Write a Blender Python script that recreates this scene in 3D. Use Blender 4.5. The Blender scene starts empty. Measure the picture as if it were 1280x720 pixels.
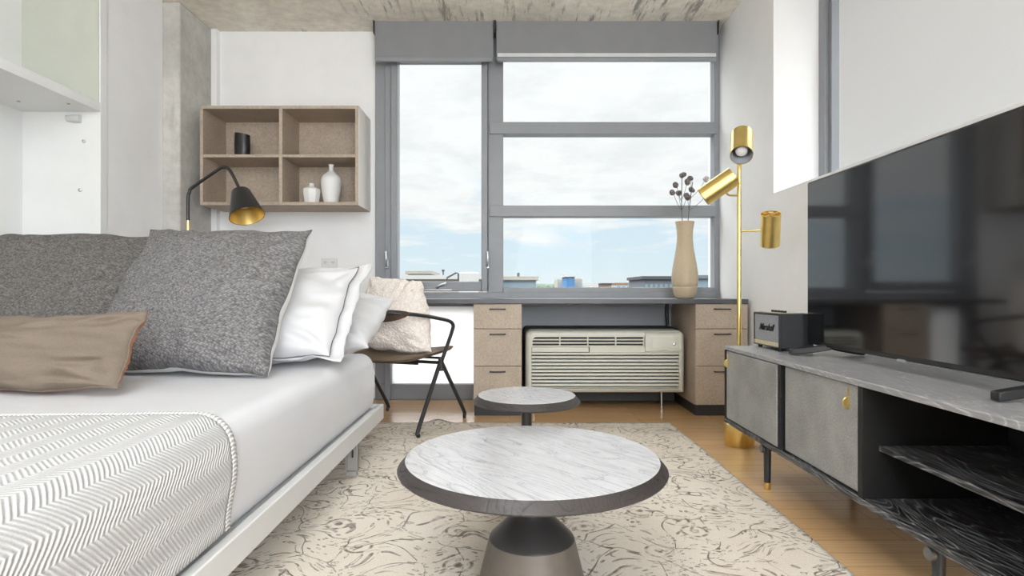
import bpy, math, random
from mathutils import Vector, Matrix, noise
random.seed(7)
PI = math.pi
SC = bpy.context.scene
COL = SC.collection

# ------------------------------------------------------------------ materials
def _mat(name):
    m = bpy.data.materials.new(name); m.use_nodes = True
    nt = m.node_tree; b = nt.nodes['Principled BSDF']
    return m, nt, b
def N(nt, typ, **kw):
    n = nt.nodes.new(typ)
    for k, v in kw.items():
        if k.startswith('i_'): n.inputs[k[2:].replace('_', ' ')].default_value = v
        else: setattr(n, k, v)
    return n
def L(nt, a, b): nt.links.new(a, b)
def coords(nt, kind='Object', scale=(1, 1, 1), rot=(0, 0, 0)):
    tc = N(nt, 'ShaderNodeTexCoord'); mp = N(nt, 'ShaderNodeMapping')
    mp.inputs['Scale'].default_value = scale; mp.inputs['Rotation'].default_value = rot
    L(nt, tc.outputs[kind], mp.inputs['Vector']); return mp.outputs['Vector']
def noise_tex(nt, vec, scale, detail=4, rough=.55, dist=0):
    n = N(nt, 'ShaderNodeTexNoise'); n.inputs['Scale'].default_value = scale
    n.inputs['Detail'].default_value = detail; n.inputs['Roughness'].default_value = rough
    n.inputs['Distortion'].default_value = dist
    if vec is not None: L(nt, vec, n.inputs['Vector'])
    return n
def ramp(nt, fac, stops):
    r = N(nt, 'ShaderNodeValToRGB'); e = r.color_ramp.elements
    while len(e) < len(stops): e.new(.5)
    for i, (p, c) in enumerate(stops):
        e[i].position = p
        e[i].color = (c, c, c, 1) if isinstance(c, (int, float)) else (*c, 1)
    L(nt, fac, r.inputs['Fac']); return r.outputs['Color']
def math_n(nt, op, a, b=None, c=None, clamp=False):
    n = N(nt, 'ShaderNodeMath', operation=op, use_clamp=clamp)
    for i, v in enumerate((a, b, c)):
        if v is None: continue
        if isinstance(v, (int, float)): n.inputs[i].default_value = v
        else: L(nt, v, n.inputs[i])
    return n.outputs[0]
def mixc(nt, fac, a, b, mode='MIX'):
    n = N(nt, 'ShaderNodeMix', data_type='RGBA', blend_type=mode)
    for key, v in (('Factor', fac), ('A', a), ('B', b)):
        s = [i for i in n.inputs if i.name == key and (i.type == 'RGBA' or key == 'Factor')]
        s = s[0]
        if isinstance(v, (int, float)): s.default_value = v
        elif isinstance(v, tuple): s.default_value = (*v, 1)
        else: L(nt, v, s)
    return [o for o in n.outputs if o.type == 'RGBA'][0]
def bump(nt, b, h, strength=.3, dist=.01, inp='Normal'):
    n = N(nt, 'ShaderNodeBump'); n.inputs['Strength'].default_value = strength
    n.inputs['Distance'].default_value = dist
    L(nt, h, n.inputs['Height']); L(nt, n.outputs['Normal'], b.inputs[inp]); return n
def sRGB(r, g, b):
    f = lambda c: (c / 255 / 12.92) if c / 255 <= .04045 else ((c / 255 + .055) / 1.055) ** 2.4
    return (f(r), f(g), f(b))
def plain(name, col, rough=.5, metal=0, spec=.5, vary=.06, vscale=6, bumps=0, bscale=80):
    m, nt, b = _mat(name)
    b.inputs['Roughness'].default_value = rough; b.inputs['Metallic'].default_value = metal
    b.inputs['Specular IOR Level'].default_value = spec
    v = coords(nt); n = noise_tex(nt, v, vscale, 5)
    lo = tuple(max(0, c * (1 - vary)) for c in col); hi = tuple(min(1, c * (1 + vary)) for c in col)
    L(nt, ramp(nt, n.outputs['Fac'], [(.3, lo), (.7, hi)]), b.inputs['Base Color'])
    if bumps:
        n2 = noise_tex(nt, v, bscale, 3); bump(nt, b, n2.outputs['Fac'], bumps, .005)
    return m

M = {}
M['white_paint'] = plain('white_paint', (.86, .86, .865), .6, vary=.02, bumps=.04, bscale=120)
M['white_cabinet'] = plain('white_cabinet', (.80, .81, .80), .4, vary=.015)
M['olive_panel'] = plain('pale_panel', (.54, .56, .49), .4, vary=.03)
M['frame_grey'] = plain('window_grey_paint', sRGB(140, 143, 148), .42, vary=.04)
M['blind_grey'] = plain('blind_grey_fabric', sRGB(134, 135, 138), .8, vary=.04, bumps=.1, bscale=400)
M['blind_light_slit'] = plain('blind_light_slit', sRGB(205, 206, 208), .7)  # pale colour stands in for daylight coming through the hem
M['dark_metal'] = plain('dark_metal', (.035, .036, .04), .38, .3)
M['black'] = plain('black_plastic', (.012, .012, .013), .4)
M['black_satin'] = plain('black_satin', (.014, .014, .015), .32)
M['desk_dark'] = plain('desk_charcoal', sRGB(78, 79, 84), .35, vary=.12, vscale=12)
M['plinth'] = plain('plinth_black', (.03, .03, .033), .5)
M['ac_cream'] = plain('ac_cream', sRGB(206, 205, 193), .45, vary=.02)
M['ac_dark'] = plain('ac_dark', (.04, .04, .04), .7)
M['ceramic_white'] = plain('ceramic_white', (.78, .78, .77), .45, vary=.02)
M['ceramic_black'] = plain('ceramic_black', (.016, .016, .017), .3, bumps=.3, bscale=30)
M['brass'] = plain('brass', (.84, .64, .24), .3, 1.0, vary=.05, vscale=20)
M['gold_inner'] = plain('gold_inner', (.78, .55, .18), .35, .6)
M['shade_liner'] = plain('shade_liner', (.42, .44, .48), .5)
M['bulb'] = plain('frosted_bulb', (.8, .8, .8), .25)
M['chrome'] = plain('brushed_steel', (.62, .63, .65), .3, 1.0)
M['bed_frame'] = plain('bed_frame_metal', (.62, .62, .61), .4, vary=.02)
M['leg_metal'] = plain('leg_grey', (.34, .33, .315), .45)
M['bolt'] = plain('bolt_grey', (.16, .16, .165), .4, .5)
M['walnut'] = plain('walnut_back', (.055, .03, .02), .4, vary=.3, vscale=25)
M['leather_seat'] = plain('seat_leather', (.18, .13, .09), .5, vary=.12, vscale=14, bumps=.15, bscale=200)
M['speaker_vinyl'] = plain('speaker_vinyl', (.02, .022, .026), .6, bumps=.4, bscale=500)
M['tv_bezel'] = plain('tv_bezel', (.012, .012, .014), .25)
M['outlet'] = plain('outlet_white', (.76, .76, .76), .35)
M['piping_dark'] = plain('piping_dark', (.10, .10, .11), .8)
M['piping_white'] = plain('piping_white', (.74, .73, .72), .8)
M['stem'] = plain('dry_stem', (.13, .10, .09), .7, vary=.2)
M['seed'] = plain('dry_seed_head', (.20, .18, .17), .9, vary=.5, vscale=60, bumps=.8, bscale=150)
M['seed_pale'] = plain('pale_seed_head', (.62, .60, .58), .9, vary=.3, vscale=60, bumps=.8, bscale=150)
M['paper'] = plain('paper_white', (.82, .82, .82), .6)
M['terracotta'] = plain('terracotta_cloth', sRGB(176, 112, 82), .85, vary=.12, bumps=.3, bscale=300)
M['white_blind'] = plain('white_blind_fabric', (.74, .74, .75), .85, vary=.015, bumps=.06, bscale=500)

def m_screen():
    m, nt, b = _mat('tv_screen')
    b.inputs['Base Color'].default_value = (.004, .004, .005, 1)
    b.inputs['Roughness'].default_value = .07; b.inputs['IOR'].default_value = 1.8
    n = noise_tex(nt, coords(nt), 1.5, 2); bump(nt, b, n.outputs['Fac'], .015, .02)
    return m
M['screen'] = m_screen()

def m_concrete(name, tint, dark):
    m, nt, b = _mat(name); v = coords(nt)
    big = noise_tex(nt, v, 1.3, 8, .62, .4); fine = noise_tex(nt, v, 14, 8, .7)
    pits = N(nt, 'ShaderNodeTexVoronoi'); pits.inputs['Scale'].default_value = 26; L(nt, v, pits.inputs['Vector'])
    c1 = ramp(nt, big.outputs['Fac'], [(.30, tuple(c * .74 for c in tint)), (.5, tint), (.72, tuple(min(1, c * 1.22) for c in tint))])
    c2 = ramp(nt, fine.outputs['Fac'], [(.3, .78), (.62, 1.0)])
    col = mixc(nt, 1.0, c1, c2, 'MULTIPLY')
    # poured-board streaks and dark water stains
    vs = coords(nt, scale=(9, .9, 1), rot=(0, 0, .35))
    st = noise_tex(nt, vs, 2.2, 7, .72); stm = noise_tex(nt, v, 1.1, 3, .5)
    a = ramp(nt, st.outputs['Fac'], [(.53, 0), (.60, 1)]); g = ramp(nt, stm.outputs['Fac'], [(.48, 0), (.58, 1)])
    f = math_n(nt, 'MULTIPLY', a, g); f = math_n(nt, 'MULTIPLY', f, dark)
    col = mixc(nt, f, col, tuple(c * .36 for c in tint))
    L(nt, col, b.inputs['Base Color']); b.inputs['Roughness'].default_value = .8
    pm = ramp(nt, pits.outputs['Distance'], [(.03, 0), (.10, 1)])
    h = math_n(nt, 'ADD', fine.outputs['Fac'], math_n(nt, 'MULTIPLY', pm, .4)); bump(nt, b, h, .25, .01)
    return m
M['concrete'] = m_concrete('concrete_column', sRGB(200, 198, 192), .35)
M['concrete_ceiling'] = m_concrete('concrete_ceiling', sRGB(238, 232, 219), .95)

def m_floor():
    m, nt, b = _mat('floor_bamboo'); v = coords(nt)
    br = N(nt, 'ShaderNodeTexBrick'); br.offset = .37; br.inputs['Scale'].default_value = 1
    br.inputs['Brick Width'].default_value = 1.3; br.inputs['Row Height'].default_value = .09
    br.inputs['Mortar Size'].default_value = .0009; br.inputs['Bias'].default_value = 0
    br.inputs['Color1'].default_value = (*sRGB(222, 184, 138), 1); br.inputs['Color2'].default_value = (*sRGB(212, 170, 122), 1)
    br.inputs['Mortar'].default_value = (*sRGB(140, 96, 58), 1); L(nt, v, br.inputs['Vector'])
    g = noise_tex(nt, coords(nt, scale=(3, 160, 1)), 1.0, 4, .6)
    gc = ramp(nt, g.outputs['Fac'], [(.3, .80), (.7, 1.06)])
    L(nt, mixc(nt, 1, br.outputs['Color'], gc, 'MULTIPLY'), b.inputs['Base Color'])
    b.inputs['Roughness'].default_value = .17; b.inputs['Specular IOR Level'].default_value = .8
    bump(nt, b, g.outputs['Fac'], .05, .003); return m
M['floor'] = m_floor()

def m_wood(name, base, pale, rough, ior, rot=.5, scale=1.0, pore=.6, coat=0):
    m, nt, b = _mat(name)
    v = coords(nt, scale=(scale, scale, scale), rot=(0, 0, rot))
    st = N(nt, 'ShaderNodeMapping'); st.inputs['Scale'].default_value = (1, .22, 1); L(nt, v, st.inputs['Vector'])
    dn = noise_tex(nt, st.outputs['Vector'], 4.2, 2, .45)
    # growth rings: iso-lines of a stretched noise field give cathedral arches
    rings = math_n(nt, 'FRACT', math_n(nt, 'MULTIPLY', dn.outputs['Fac'], 34))
    ringm = ramp(nt, rings, [(0, 1), (.12, .25), (.45, 0), (.86, .12), (1, 1)])
    fn_map = N(nt, 'ShaderNodeMapping'); fn_map.inputs['Scale'].default_value = (1, .05, 1); L(nt, v, fn_map.inputs['Vector'])
    fn = noise_tex(nt, fn_map.outputs['Vector'], 150, 3, .6)
    fm = ramp(nt, fn.outputs['Fac'], [(.50, 0), (.66, 1)])
    g = math_n(nt, 'MAXIMUM', math_n(nt, 'MULTIPLY', ringm, ramp(nt, fn.outputs['Fac'], [(.36, .25), (.62, 1)])), math_n(nt, 'MULTIPLY', fm, .45))
    L(nt, mixc(nt, g, base, pale), b.inputs['Base Color'])
    b.inputs['IOR'].default_value = ior
    rr = math_n(nt, 'ADD', math_n(nt, 'MULTIPLY', g, .25 * pore), rough); L(nt, rr, b.inputs['Roughness'])
    h = math_n(nt, 'SUBTRACT', 1, g); bump(nt, b, h, .35 * pore, .002)
    return m
M['table_top_sheen'] = m_wood('smoked_oak_painted_sheen', (.52, .51, .53), (.10, .095, .10), .22, 3.0, -.7, 1.0, .35)  # dark oak with the window's reflection painted in as a pale base
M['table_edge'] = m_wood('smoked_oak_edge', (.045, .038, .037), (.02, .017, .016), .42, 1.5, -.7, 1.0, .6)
M['table_base'] = plain('bronze_base', sRGB(104, 97, 90), .5, .2, vary=.06, vscale=30, bumps=.05, bscale=300)
M['table_base_dark'] = plain('bronze_base_dark', (.05, .048, .048), .33, .4, vary=.06)
M['black_oak'] = m_wood('black_oak', (.009, .009, .01), (.34, .34, .35), .38, 1.5, PI / 2 * 0 + .06, 1.3, .6)
M['black_inside'] = plain('black_stained_inside', (.006, .006, .006), .6, vary=.3, vscale=20)
M['oak_top_sheen'] = m_wood('black_oak_painted_sheen', (.25, .25, .26), (.56, .56, .57), .36, 1.7, .05, 1.4, .6)  # black oak lightened in colour to stand in for its glossy reflection

def m_speckle(name, c, d, sc=90, rough=.6, v=.3):
    m, nt, b = _mat(name); vec = coords(nt)
    a = noise_tex(nt, vec, sc, 5, .75); big = noise_tex(nt, vec, 7, 4)
    f = math_n(nt, 'ADD', math_n(nt, 'MULTIPLY', a.outputs['Fac'], 1 - v), math_n(nt, 'MULTIPLY', big.outputs['Fac'], v))
    L(nt, ramp(nt, f, [(.36, d), (.62, c)]), b.inputs['Base Color']); b.inputs['Roughness'].default_value = rough
    bump(nt, b, a.outputs['Fac'], .12, .003); return m
M['mdf'] = m_speckle('mdf_board', sRGB(188, 173, 156), sRGB(160, 145, 130), 70)
M['mdf_side'] = plain('mdf_white_side', sRGB(226, 222, 216), .5, vary=.03)
M['shagreen'] = m_speckle('grey_shagreen', sRGB(168, 168, 165), sRGB(120, 120, 118), 170, .5, .35)
M['grille'] = m_speckle('speaker_grille', sRGB(176, 178, 182), sRGB(108, 110, 114), 420, .7, .1)
M['vase'] = m_speckle('vase_sand', sRGB(204, 187, 160), sRGB(188, 170, 142), 160, .45)

def m_cloth(name, c, d, weave=520, strength=.5, rough=.9, nap=.25, sheen=0, fold=0):
    m, nt, b = _mat(name); v = coords(nt)
    s1 = noise_tex(nt, coords(nt, scale=(1, 1, 2.2), rot=(0, .5, 0)), weave, 2, .6)
    big = noise_tex(nt, v, 9, 4)
    f = math_n(nt, 'ADD', math_n(nt, 'MULTIPLY', s1.outputs['Fac'], 1 - nap), math_n(nt, 'MULTIPLY', big.outputs['Fac'], nap))
    L(nt, ramp(nt, f, [(.36, d), (.64, c)]), b.inputs['Base Color']); b.inputs['Roughness'].default_value = rough
    if sheen: b.inputs['Sheen Weight'].default_value = sheen
    h = s1.outputs['Fac']
    if fold:
        fw = noise_tex(nt, coords(nt, scale=(1, 1, 1)), 5, 3, .5, 1.2)
        h = math_n(nt, 'ADD', math_n(nt, 'MULTIPLY', fw.outputs['Fac'], fold), h)
    bump(nt, b, h, strength, .004); return m
def m_weave(name, c, d):
    # chunky basket weave in the cover's own cloth coordinates
    m, nt, b = _mat(name)
    v = coords(nt, 'UV'); w = noise_tex(nt, v, 6, 2)
    vo = N(nt, 'ShaderNodeTexVoronoi'); vo.inputs['Scale'].default_value = 1; vo.inputs['Randomness'].default_value = .55
    mp = N(nt, 'ShaderNodeMapping'); mp.inputs['Scale'].default_value = (105, 150, 1); mp.inputs['Rotation'].default_value = (0, 0, .5)
    L(nt, v, mp.inputs['Vector']); L(nt, mp.outputs['Vector'], vo.inputs['Vector'])
    hgt = ramp(nt, vo.outputs['Distance'], [(.1, 1), (.75, 0)])
    mel = noise_tex(nt, coords(nt, 'UV', scale=(14, 40, 1)), 2.0, 4, .7)
    rnd = N(nt, 'ShaderNodeSeparateColor'); L(nt, vo.outputs['Color'], rnd.inputs[0])
    f = math_n(nt, 'ADD', math_n(nt, 'MULTIPLY', hgt, .55), math_n(nt, 'MULTIPLY', mel.outputs['Fac'], .42))
    f = math_n(nt, 'ADD', f, math_n(nt, 'MULTIPLY', rnd.outputs[0], .22))
    L(nt, ramp(nt, f, [(.22, d), (.62, tuple((x + y) / 2 for x, y in zip(c, d))), (.98, c)]), b.inputs['Base Color'])
    b.inputs['Roughness'].default_value = .95
    bump(nt, b, hgt, .6, .004); return m
M['grey_weave'] = m_weave('grey_weave', sRGB(150, 148, 148), sRGB(74, 73, 74))
M['grey_weave_warm'] = m_weave('grey_weave_warm', sRGB(132, 128, 125), sRGB(66, 64, 63))
M['taupe'] = m_cloth('taupe_cloth', sRGB(127, 114, 101), sRGB(104, 93, 81), 420, .25)
M['sheet'] = m_cloth('white_sheet', (.61, .61, .635), (.585, .585, .61), 700, .10, .45, .5, .2, .6)
M['linen'] = m_cloth('white_pillowcase', (.64, .64, .655), (.61, .61, .625), 700, .12, .7, .5, .2, 1.2)
M['white_back'] = m_cloth('off_white_cloth', (.75, .74, .72), (.66, .65, .63), 500, .3)

def m_boucle():
    m, nt, b = _mat('boucle_cream'); v = coords(nt)
    vo = N(nt, 'ShaderNodeTexVoronoi'); vo.inputs['Scale'].default_value = 75; L(nt, v, vo.inputs['Vector'])
    n = noise_tex(nt, v, 60, 4, .7)
    L(nt, ramp(nt, n.outputs['Fac'], [(.3, sRGB(226, 213, 204)), (.7, sRGB(248, 241, 235))]), b.inputs['Base Color'])
    b.inputs['Roughness'].default_value = 1
    h = math_n(nt, 'SUBTRACT', math_n(nt, 'MULTIPLY', n.outputs['Fac'], .5), vo.outputs['Distance']); bump(nt, b, h, .7, .010)
    return m
M['boucle'] = m_boucle()

def m_blanket():
    m, nt, b = _mat('herringbone_wool')
    tc = N(nt, 'ShaderNodeTexCoord'); sx = N(nt, 'ShaderNodeSeparateXYZ'); L(nt, tc.outputs['UV'], sx.inputs[0])
    wob = noise_tex(nt, tc.outputs['UV'], 9, 2)
    s = math_n(nt, 'ADD', sx.outputs['X'], math_n(nt, 'MULTIPLY', wob.outputs['Fac'], .012)); t = sx.outputs['Y']
    tri = math_n(nt, 'PINGPONG', s, .042)
    ph = math_n(nt, 'ADD', t, math_n(nt, 'MULTIPLY', tri, .95))
    rib = math_n(nt, 'SINE', math_n(nt, 'MULTIPLY', ph, 2 * PI / .0125))
    rib01 = math_n(nt, 'MULTIPLY_ADD', rib, .5, .5)
    # alternate bands woven bolder
    band = math_n(nt, 'MULTIPLY_ADD', math_n(nt, 'SINE', math_n(nt, 'MULTIPLY', s, PI / .042)), .35, .65)
    fz = noise_tex(nt, tc.outputs['UV'], 260, 3, .7)
    r2 = math_n(nt, 'MULTIPLY', rib01, band)
    f = math_n(nt, 'ADD', math_n(nt, 'MULTIPLY', r2, .75), math_n(nt, 'MULTIPLY', fz.outputs['Fac'], .4))
    L(nt, ramp(nt, f, [(.10, sRGB(150, 149, 149)), (.5, sRGB(194, 193, 193)), (.9, sRGB(226, 225, 224))]), b.inputs['Base Color'])
    b.inputs['Roughness'].default_value = .95; b.inputs['Sheen Weight'].default_value = .2
    bump(nt, b, f, .8, .006); return m
M['blanket'] = m_blanket()
def m_hem():
    m, nt, b = _mat('blanket_hem')
    tc = N(nt, 'ShaderNodeTexCoord'); sx = N(nt, 'ShaderNodeSeparateXYZ'); L(nt, tc.outputs['UV'], sx.inputs[0])
    w = math_n(nt, 'SINE', math_n(nt, 'MULTIPLY', sx.outputs['X'], 2 * PI / .010))
    n = noise_tex(nt, tc.outputs['UV'], 5, 2)
    w = math_n(nt, 'ADD', w, math_n(nt, 'MULTIPLY', n.outputs['Fac'], 1.6))
    L(nt, ramp(nt, math_n(nt, 'MULTIPLY', w, .5), [(.0, sRGB(172, 171, 170)), (.8, sRGB(232, 231, 229))]), b.inputs['Base Color'])
    b.inputs['Roughness'].default_value = .95; bump(nt, b, w, .5, .004); return m
M['hem'] = m_hem()

def m_rug():
    m, nt, b = _mat('vine_rug'); v0 = coords(nt)
    dn = noise_tex(nt, v0, 5.0, .6, .4)
    sub = N(nt, 'ShaderNodeVectorMath', operation='SUBTRACT'); L(nt, dn.outputs['Color'], sub.inputs[0]); sub.inputs[1].default_value = (.5, .5, .5)
    scl = N(nt, 'ShaderNodeVectorMath', operation='SCALE'); L(nt, sub.outputs[0], scl.inputs[0]); scl.inputs['Scale'].default_value = .31
    add = N(nt, 'ShaderNodeVectorMath', operation='ADD'); L(nt, v0, add.inputs[0]); L(nt, scl.outputs[0], add.inputs[1]); v = add.outputs[0]
    def vor(vec, sc, feat='F1', rnd=1, dim='2D'):
        o = N(nt, 'ShaderNodeTexVoronoi'); o.voronoi_dimensions = dim; o.feature = feat
        o.inputs['Scale'].default_value = sc; o.inputs['Randomness'].default_value = rnd; L(nt, vec, o.inputs['Vector']); return o
    br = noise_tex(nt, v0, 11, 3, .6)
    e1 = vor(v, 6.0, 'DISTANCE_TO_EDGE'); vine = math_n(nt, 'MULTIPLY', ramp(nt, e1.outputs['Distance'], [(.009, 1), (.019, 0)]), ramp(nt, br.outputs['Fac'], [(.40, 0), (.46, 1)]))
    e2 = vor(v, 10.5, 'DISTANCE_TO_EDGE'); vine2 = ramp(nt, e2.outputs['Distance'], [(.006, .8), (.020, 0)])
    vine2 = math_n(nt, 'MULTIPLY', vine2, ramp(nt, br.outputs['Fac'], [(.52, 0), (.58, 1)]))
    # leaves: small skewed blobs, two directions
    leaves = None
    for rot, sc, off in ((.6, 25, 0), (-.9, 29, 5.3)):
        mp = N(nt, 'ShaderNodeMapping'); mp.inputs['Rotation'].default_value = (0, 0, rot); mp.inputs['Scale'].default_value = (1, 2.1, 1); mp.inputs['Location'].default_value = (off, off, 0)
        L(nt, v, mp.inputs['Vector']); o = vor(mp.outputs['Vector'], sc)
        d = ramp(nt, o.outputs['Distance'], [(.25, 1), (.31, 0)])
        inner = ramp(nt, o.outputs['Distance'], [(.13, 0), (.19, 1)])
        sep = N(nt, 'ShaderNodeSeparateColor'); L(nt, o.outputs['Color'], sep.inputs[0])
        hollow = math_n(nt, 'MAXIMUM', inner, math_n(nt, 'GREATER_THAN', sep.outputs[1], .45))
        d = math_n(nt, 'MULTIPLY', math_n(nt, 'MULTIPLY', d, hollow), math_n(nt, 'GREATER_THAN', sep.outputs[0], .70))
        leaves = d if leaves is None else math_n(nt, 'MAXIMUM', leaves, d)
    fl = vor(v0, 3.4); ring = ramp(nt, math_n(nt, 'ABSOLUTE', math_n(nt, 'SUBTRACT', fl.outputs['Distance'], .14)), [(.010, 1), (.025, 0)])
    pet = vor(v0, 30); ring = math_n(nt, 'MULTIPLY', ring, ramp(nt, pet.outputs['Distance'], [(.25, 1), (.5, .2)]))
    core = ramp(nt, fl.outputs['Distance'], [(.035, 1), (.06, 0)])
    core = math_n(nt, 'MULTIPLY', core, ramp(nt, pet.outputs['Distance'], [(.2, .2), (.4, 1)]))
    ln = math_n(nt, 'MAXIMUM', math_n(nt, 'MAXIMUM', vine, vine2), math_n(nt, 'MAXIMUM', ring, core))
    fade = noise_tex(nt, v0, 28, 4, .7); ln = math_n(nt, 'MULTIPLY', ln, ramp(nt, fade.outputs['Fac'], [(.34, .55), (.60, .95)])); ln = math_n(nt, 'MAXIMUM', ln, math_n(nt, 'MULTIPLY', leaves, ramp(nt, fade.outputs['Fac'], [(.32, .25), (.62, .8)])))
    # keep a plain cream ground inside the outer border line
    fib = noise_tex(nt, v0, 300, 3, .7); blot = noise_tex(nt, v0, 3, 4)
    g1 = ramp(nt, fib.outputs['Fac'], [(.3, sRGB(212, 202, 189)), (.7, sRGB(236, 228, 217))])
    g2 = ramp(nt, blot.outputs['Fac'], [(.35, (.93, .91, .88)), (.65, (1, 1, 1))])
    col = mixc(nt, ln, mixc(nt, 1, g1, g2, 'MULTIPLY'), sRGB(92, 74, 62))
    L(nt, col, b.inputs['Base Color']); b.inputs['Roughness'].default_value = 1
    bump(nt, b, math_n(nt, 'SUBTRACT', fib.outputs['Fac'], math_n(nt, 'MULTIPLY', ln, .6)), .5, .004); return m
M['rug'] = m_rug()

def m_glass():
    m = bpy.data.materials.new('window_glass'); m.use_nodes = True; nt = m.node_tree; nt.nodes.clear()
    o = N(nt, 'ShaderNodeOutputMaterial'); mx = N(nt, 'ShaderNodeMixShader'); t = N(nt, 'ShaderNodeBsdfTransparent'); g = N(nt, 'ShaderNodeBsdfGlossy')
    g.inputs['Roughness'].default_value = .02; t.inputs['Color'].default_value = (.97, .985, .98, 1)
    mx.inputs[0].default_value = .002
    L(nt, t.outputs[0], mx.inputs[1]); L(nt, g.outputs[0], mx.inputs[2]); L(nt, mx.outputs[0], o.inputs[0]); return m
M['glass'] = m_glass()
def m_translucent(name, col, w, gloss=0):
    m = bpy.data.materials.new(name); m.use_nodes = True; nt = m.node_tree; nt.nodes.clear()
    o = N(nt, 'ShaderNodeOutputMaterial'); mx = N(nt, 'ShaderNodeMixShader'); t = N(nt, 'ShaderNodeBsdfTranslucent'); d = N(nt, 'ShaderNodeBsdfDiffuse')
    v = coords(nt); n = noise_tex(nt, v, 300, 2)
    c = ramp(nt, n.outputs['Fac'], [(.3, tuple(x * .97 for x in col)), (.7, col)])
    L(nt, c, t.inputs[0]); L(nt, c, d.inputs[0]); mx.inputs[0].default_value = w
    L(nt, d.outputs[0], mx.inputs[1]); L(nt, t.outputs[0], mx.inputs[2]); L(nt, mx.outputs[0], o.inputs[0]); return m
M['frosted'] = m_translucent('frosted_glass', (.97, .97, .97), .8)
M['roller'] = m_translucent('white_roller_fabric', (.68, .68, .69), .20)

# ------------------------------------------------------------------ mesh builder
class MB:
    def __init__(s): s.v = []; s.f = []; s.uv = None
    def box(s, x0, x1, y0, y1, z0, z1):
        n = len(s.v)
        s.v += [(x, y, z) for x in (x0, x1) for y in (y0, y1) for z in (z0, z1)]
        s.f += [tuple(n + i for i in q) for q in ((0, 1, 3, 2), (4, 6, 7, 5), (0, 4, 5, 1), (2, 3, 7, 6), (0, 2, 6, 4), (1, 5, 7, 3))]
        return s
    def ring_surface(s, rings, cap0=True, cap1=True, closed=True):
        n = len(s.v); k = len(rings[0])
        for r in rings: s.v += [tuple(p) for p in r]
        for i in range(len(rings) - 1):
            for j in range(k if closed else k - 1):
                a = n + i * k + j; b = n + i * k + (j + 1) % k
                s.f.append((a, b, b + k, a + k))
        if cap0: s.f.append(tuple(n + j for j in reversed(range(k))))
        if cap1: s.f.append(tuple(n + (len(rings) - 1) * k + j for j in range(k)))
        return s
    def tube(s, pts, r, seg=12, smooth=0, cap=True):
        P = [Vector(p) for p in pts]
        if smooth: P = spline(P, smooth)
        R = r if callable(r) else (lambda t: r)
        t0 = (P[1] - P[0]).normalized(); up = Vector((0, 0, 1)) if abs(t0.z) < .9 else Vector((1, 0, 0))
        nrm = t0.cross(up).normalized(); rings = []
        for i, p in enumerate(P):
            t = ((P[min(i + 1, len(P) - 1)] - P[max(i - 1, 0)])).normalized()
            nrm = (nrm - t * nrm.dot(t)).normalized(); bn = t.cross(nrm)
            rr = R(i / (len(P) - 1))
            rings.append([p + (nrm * math.cos(2 * PI * j / seg) + bn * math.sin(2 * PI * j / seg)) * rr for j in range(seg)])
        return s.ring_surface(rings, cap, cap)
    def lathe(s, prof, c=(0, 0, 0), seg=48, axis=None, cap0=True, cap1=True, sq=None):
        c = Vector(c); rings = []
        q = Vector((0, 0, 1)).rotation_difference(Vector(axis).normalized()) if axis is not None else None
        for r, z in prof:
            ring = []
            for j in range(seg):
                a = 2 * PI * j / seg
                p = Vector((r * math.cos(a), r * math.sin(a), z))
                if sq: p.x *= sq[0]; p.y *= sq[1]
                if q: p = q @ p
                ring.append(c + p)
            rings.append(ring)
        return s.ring_surface(rings, cap0, cap1)
    def grid(s, fn, nu, nv, uv=None):
        n = len(s.v)
        for i in range(nu + 1):
            for j in range(nv + 1): s.v.append(tuple(fn(i / nu, j / nv)))
        for i in range(nu):
            for j in range(nv):
                a = n + i * (nv + 1) + j; s.f.append((a, a + nv + 1, a + nv + 2, a + 1))
        return s
    def poly_prism(s, pts2, to3, d0, d1):
        n = len(s.v); k = len(pts2)
        s.v += [tuple(to3(p, d0)) for p in pts2] + [tuple(to3(p, d1)) for p in pts2]
        s.f.append(tuple(n + i for i in reversed(range(k)))); s.f.append(tuple(n + k + i for i in range(k)))
        for i in range(k): s.f.append((n + i, n + (i + 1) % k, n + k + (i + 1) % k, n + k + i))
        return s
    def build(s, name, mat, parent=None, org=None, bevel=0, seg=2, smooth=True, ang=40, uv=None, local=False):
        o = Vector((0, 0, 0))
        if parent is not None and not local:
            p = parent
            while p is not None: o += Vector(p.location); p = p.parent
        elif org is not None: o = Vector(org)
        me = bpy.data.meshes.new(name)
        me.from_pydata([tuple(Vector(v) - o) for v in s.v], [], s.f); me.update()
        import bmesh
        bm = bmesh.new(); bm.from_mesh(me); bmesh.ops.recalc_face_normals(bm, faces=bm.faces); bm.to_mesh(me); bm.free()
        if uv is not None:
            lay = me.uv_layers.new(name='UVMap')
            for lp in me.loops: lay.data[lp.index].uv = uv[lp.vertex_index]
        if smooth: me.shade_smooth(); me.set_sharp_from_angle(angle=math.radians(ang))
        me.materials.append(M[mat] if isinstance(mat, str) else mat)
        ob = bpy.data.objects.new(name, me); COL.objects.link(ob)
        if parent is not None: ob.parent = parent
        elif org is not None: ob.location = o
        if bevel:
            b = ob.modifiers.new('bevel', 'BEVEL'); b.width = bevel; b.segments = seg; b.limit_method = 'ANGLE'; b.angle_limit = math.radians(35)
            b.harden_normals = False
        return ob
def spline(P, n):
    out = []
    for i in range(len(P) - 1):
        p0 = P[max(i - 1, 0)]; p1 = P[i]; p2 = P[i + 1]; p3 = P[min(i + 2, len(P) - 1)]
        for k in range(n):
            t = k / n
            out.append(.5 * ((2 * p1) + (p2 - p0) * t + (2 * p0 - 5 * p1 + 4 * p2 - p3) * t * t + (3 * p1 - p0 - 3 * p2 + p3) * t ** 3))
    out.append(P[-1]); return out
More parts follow.
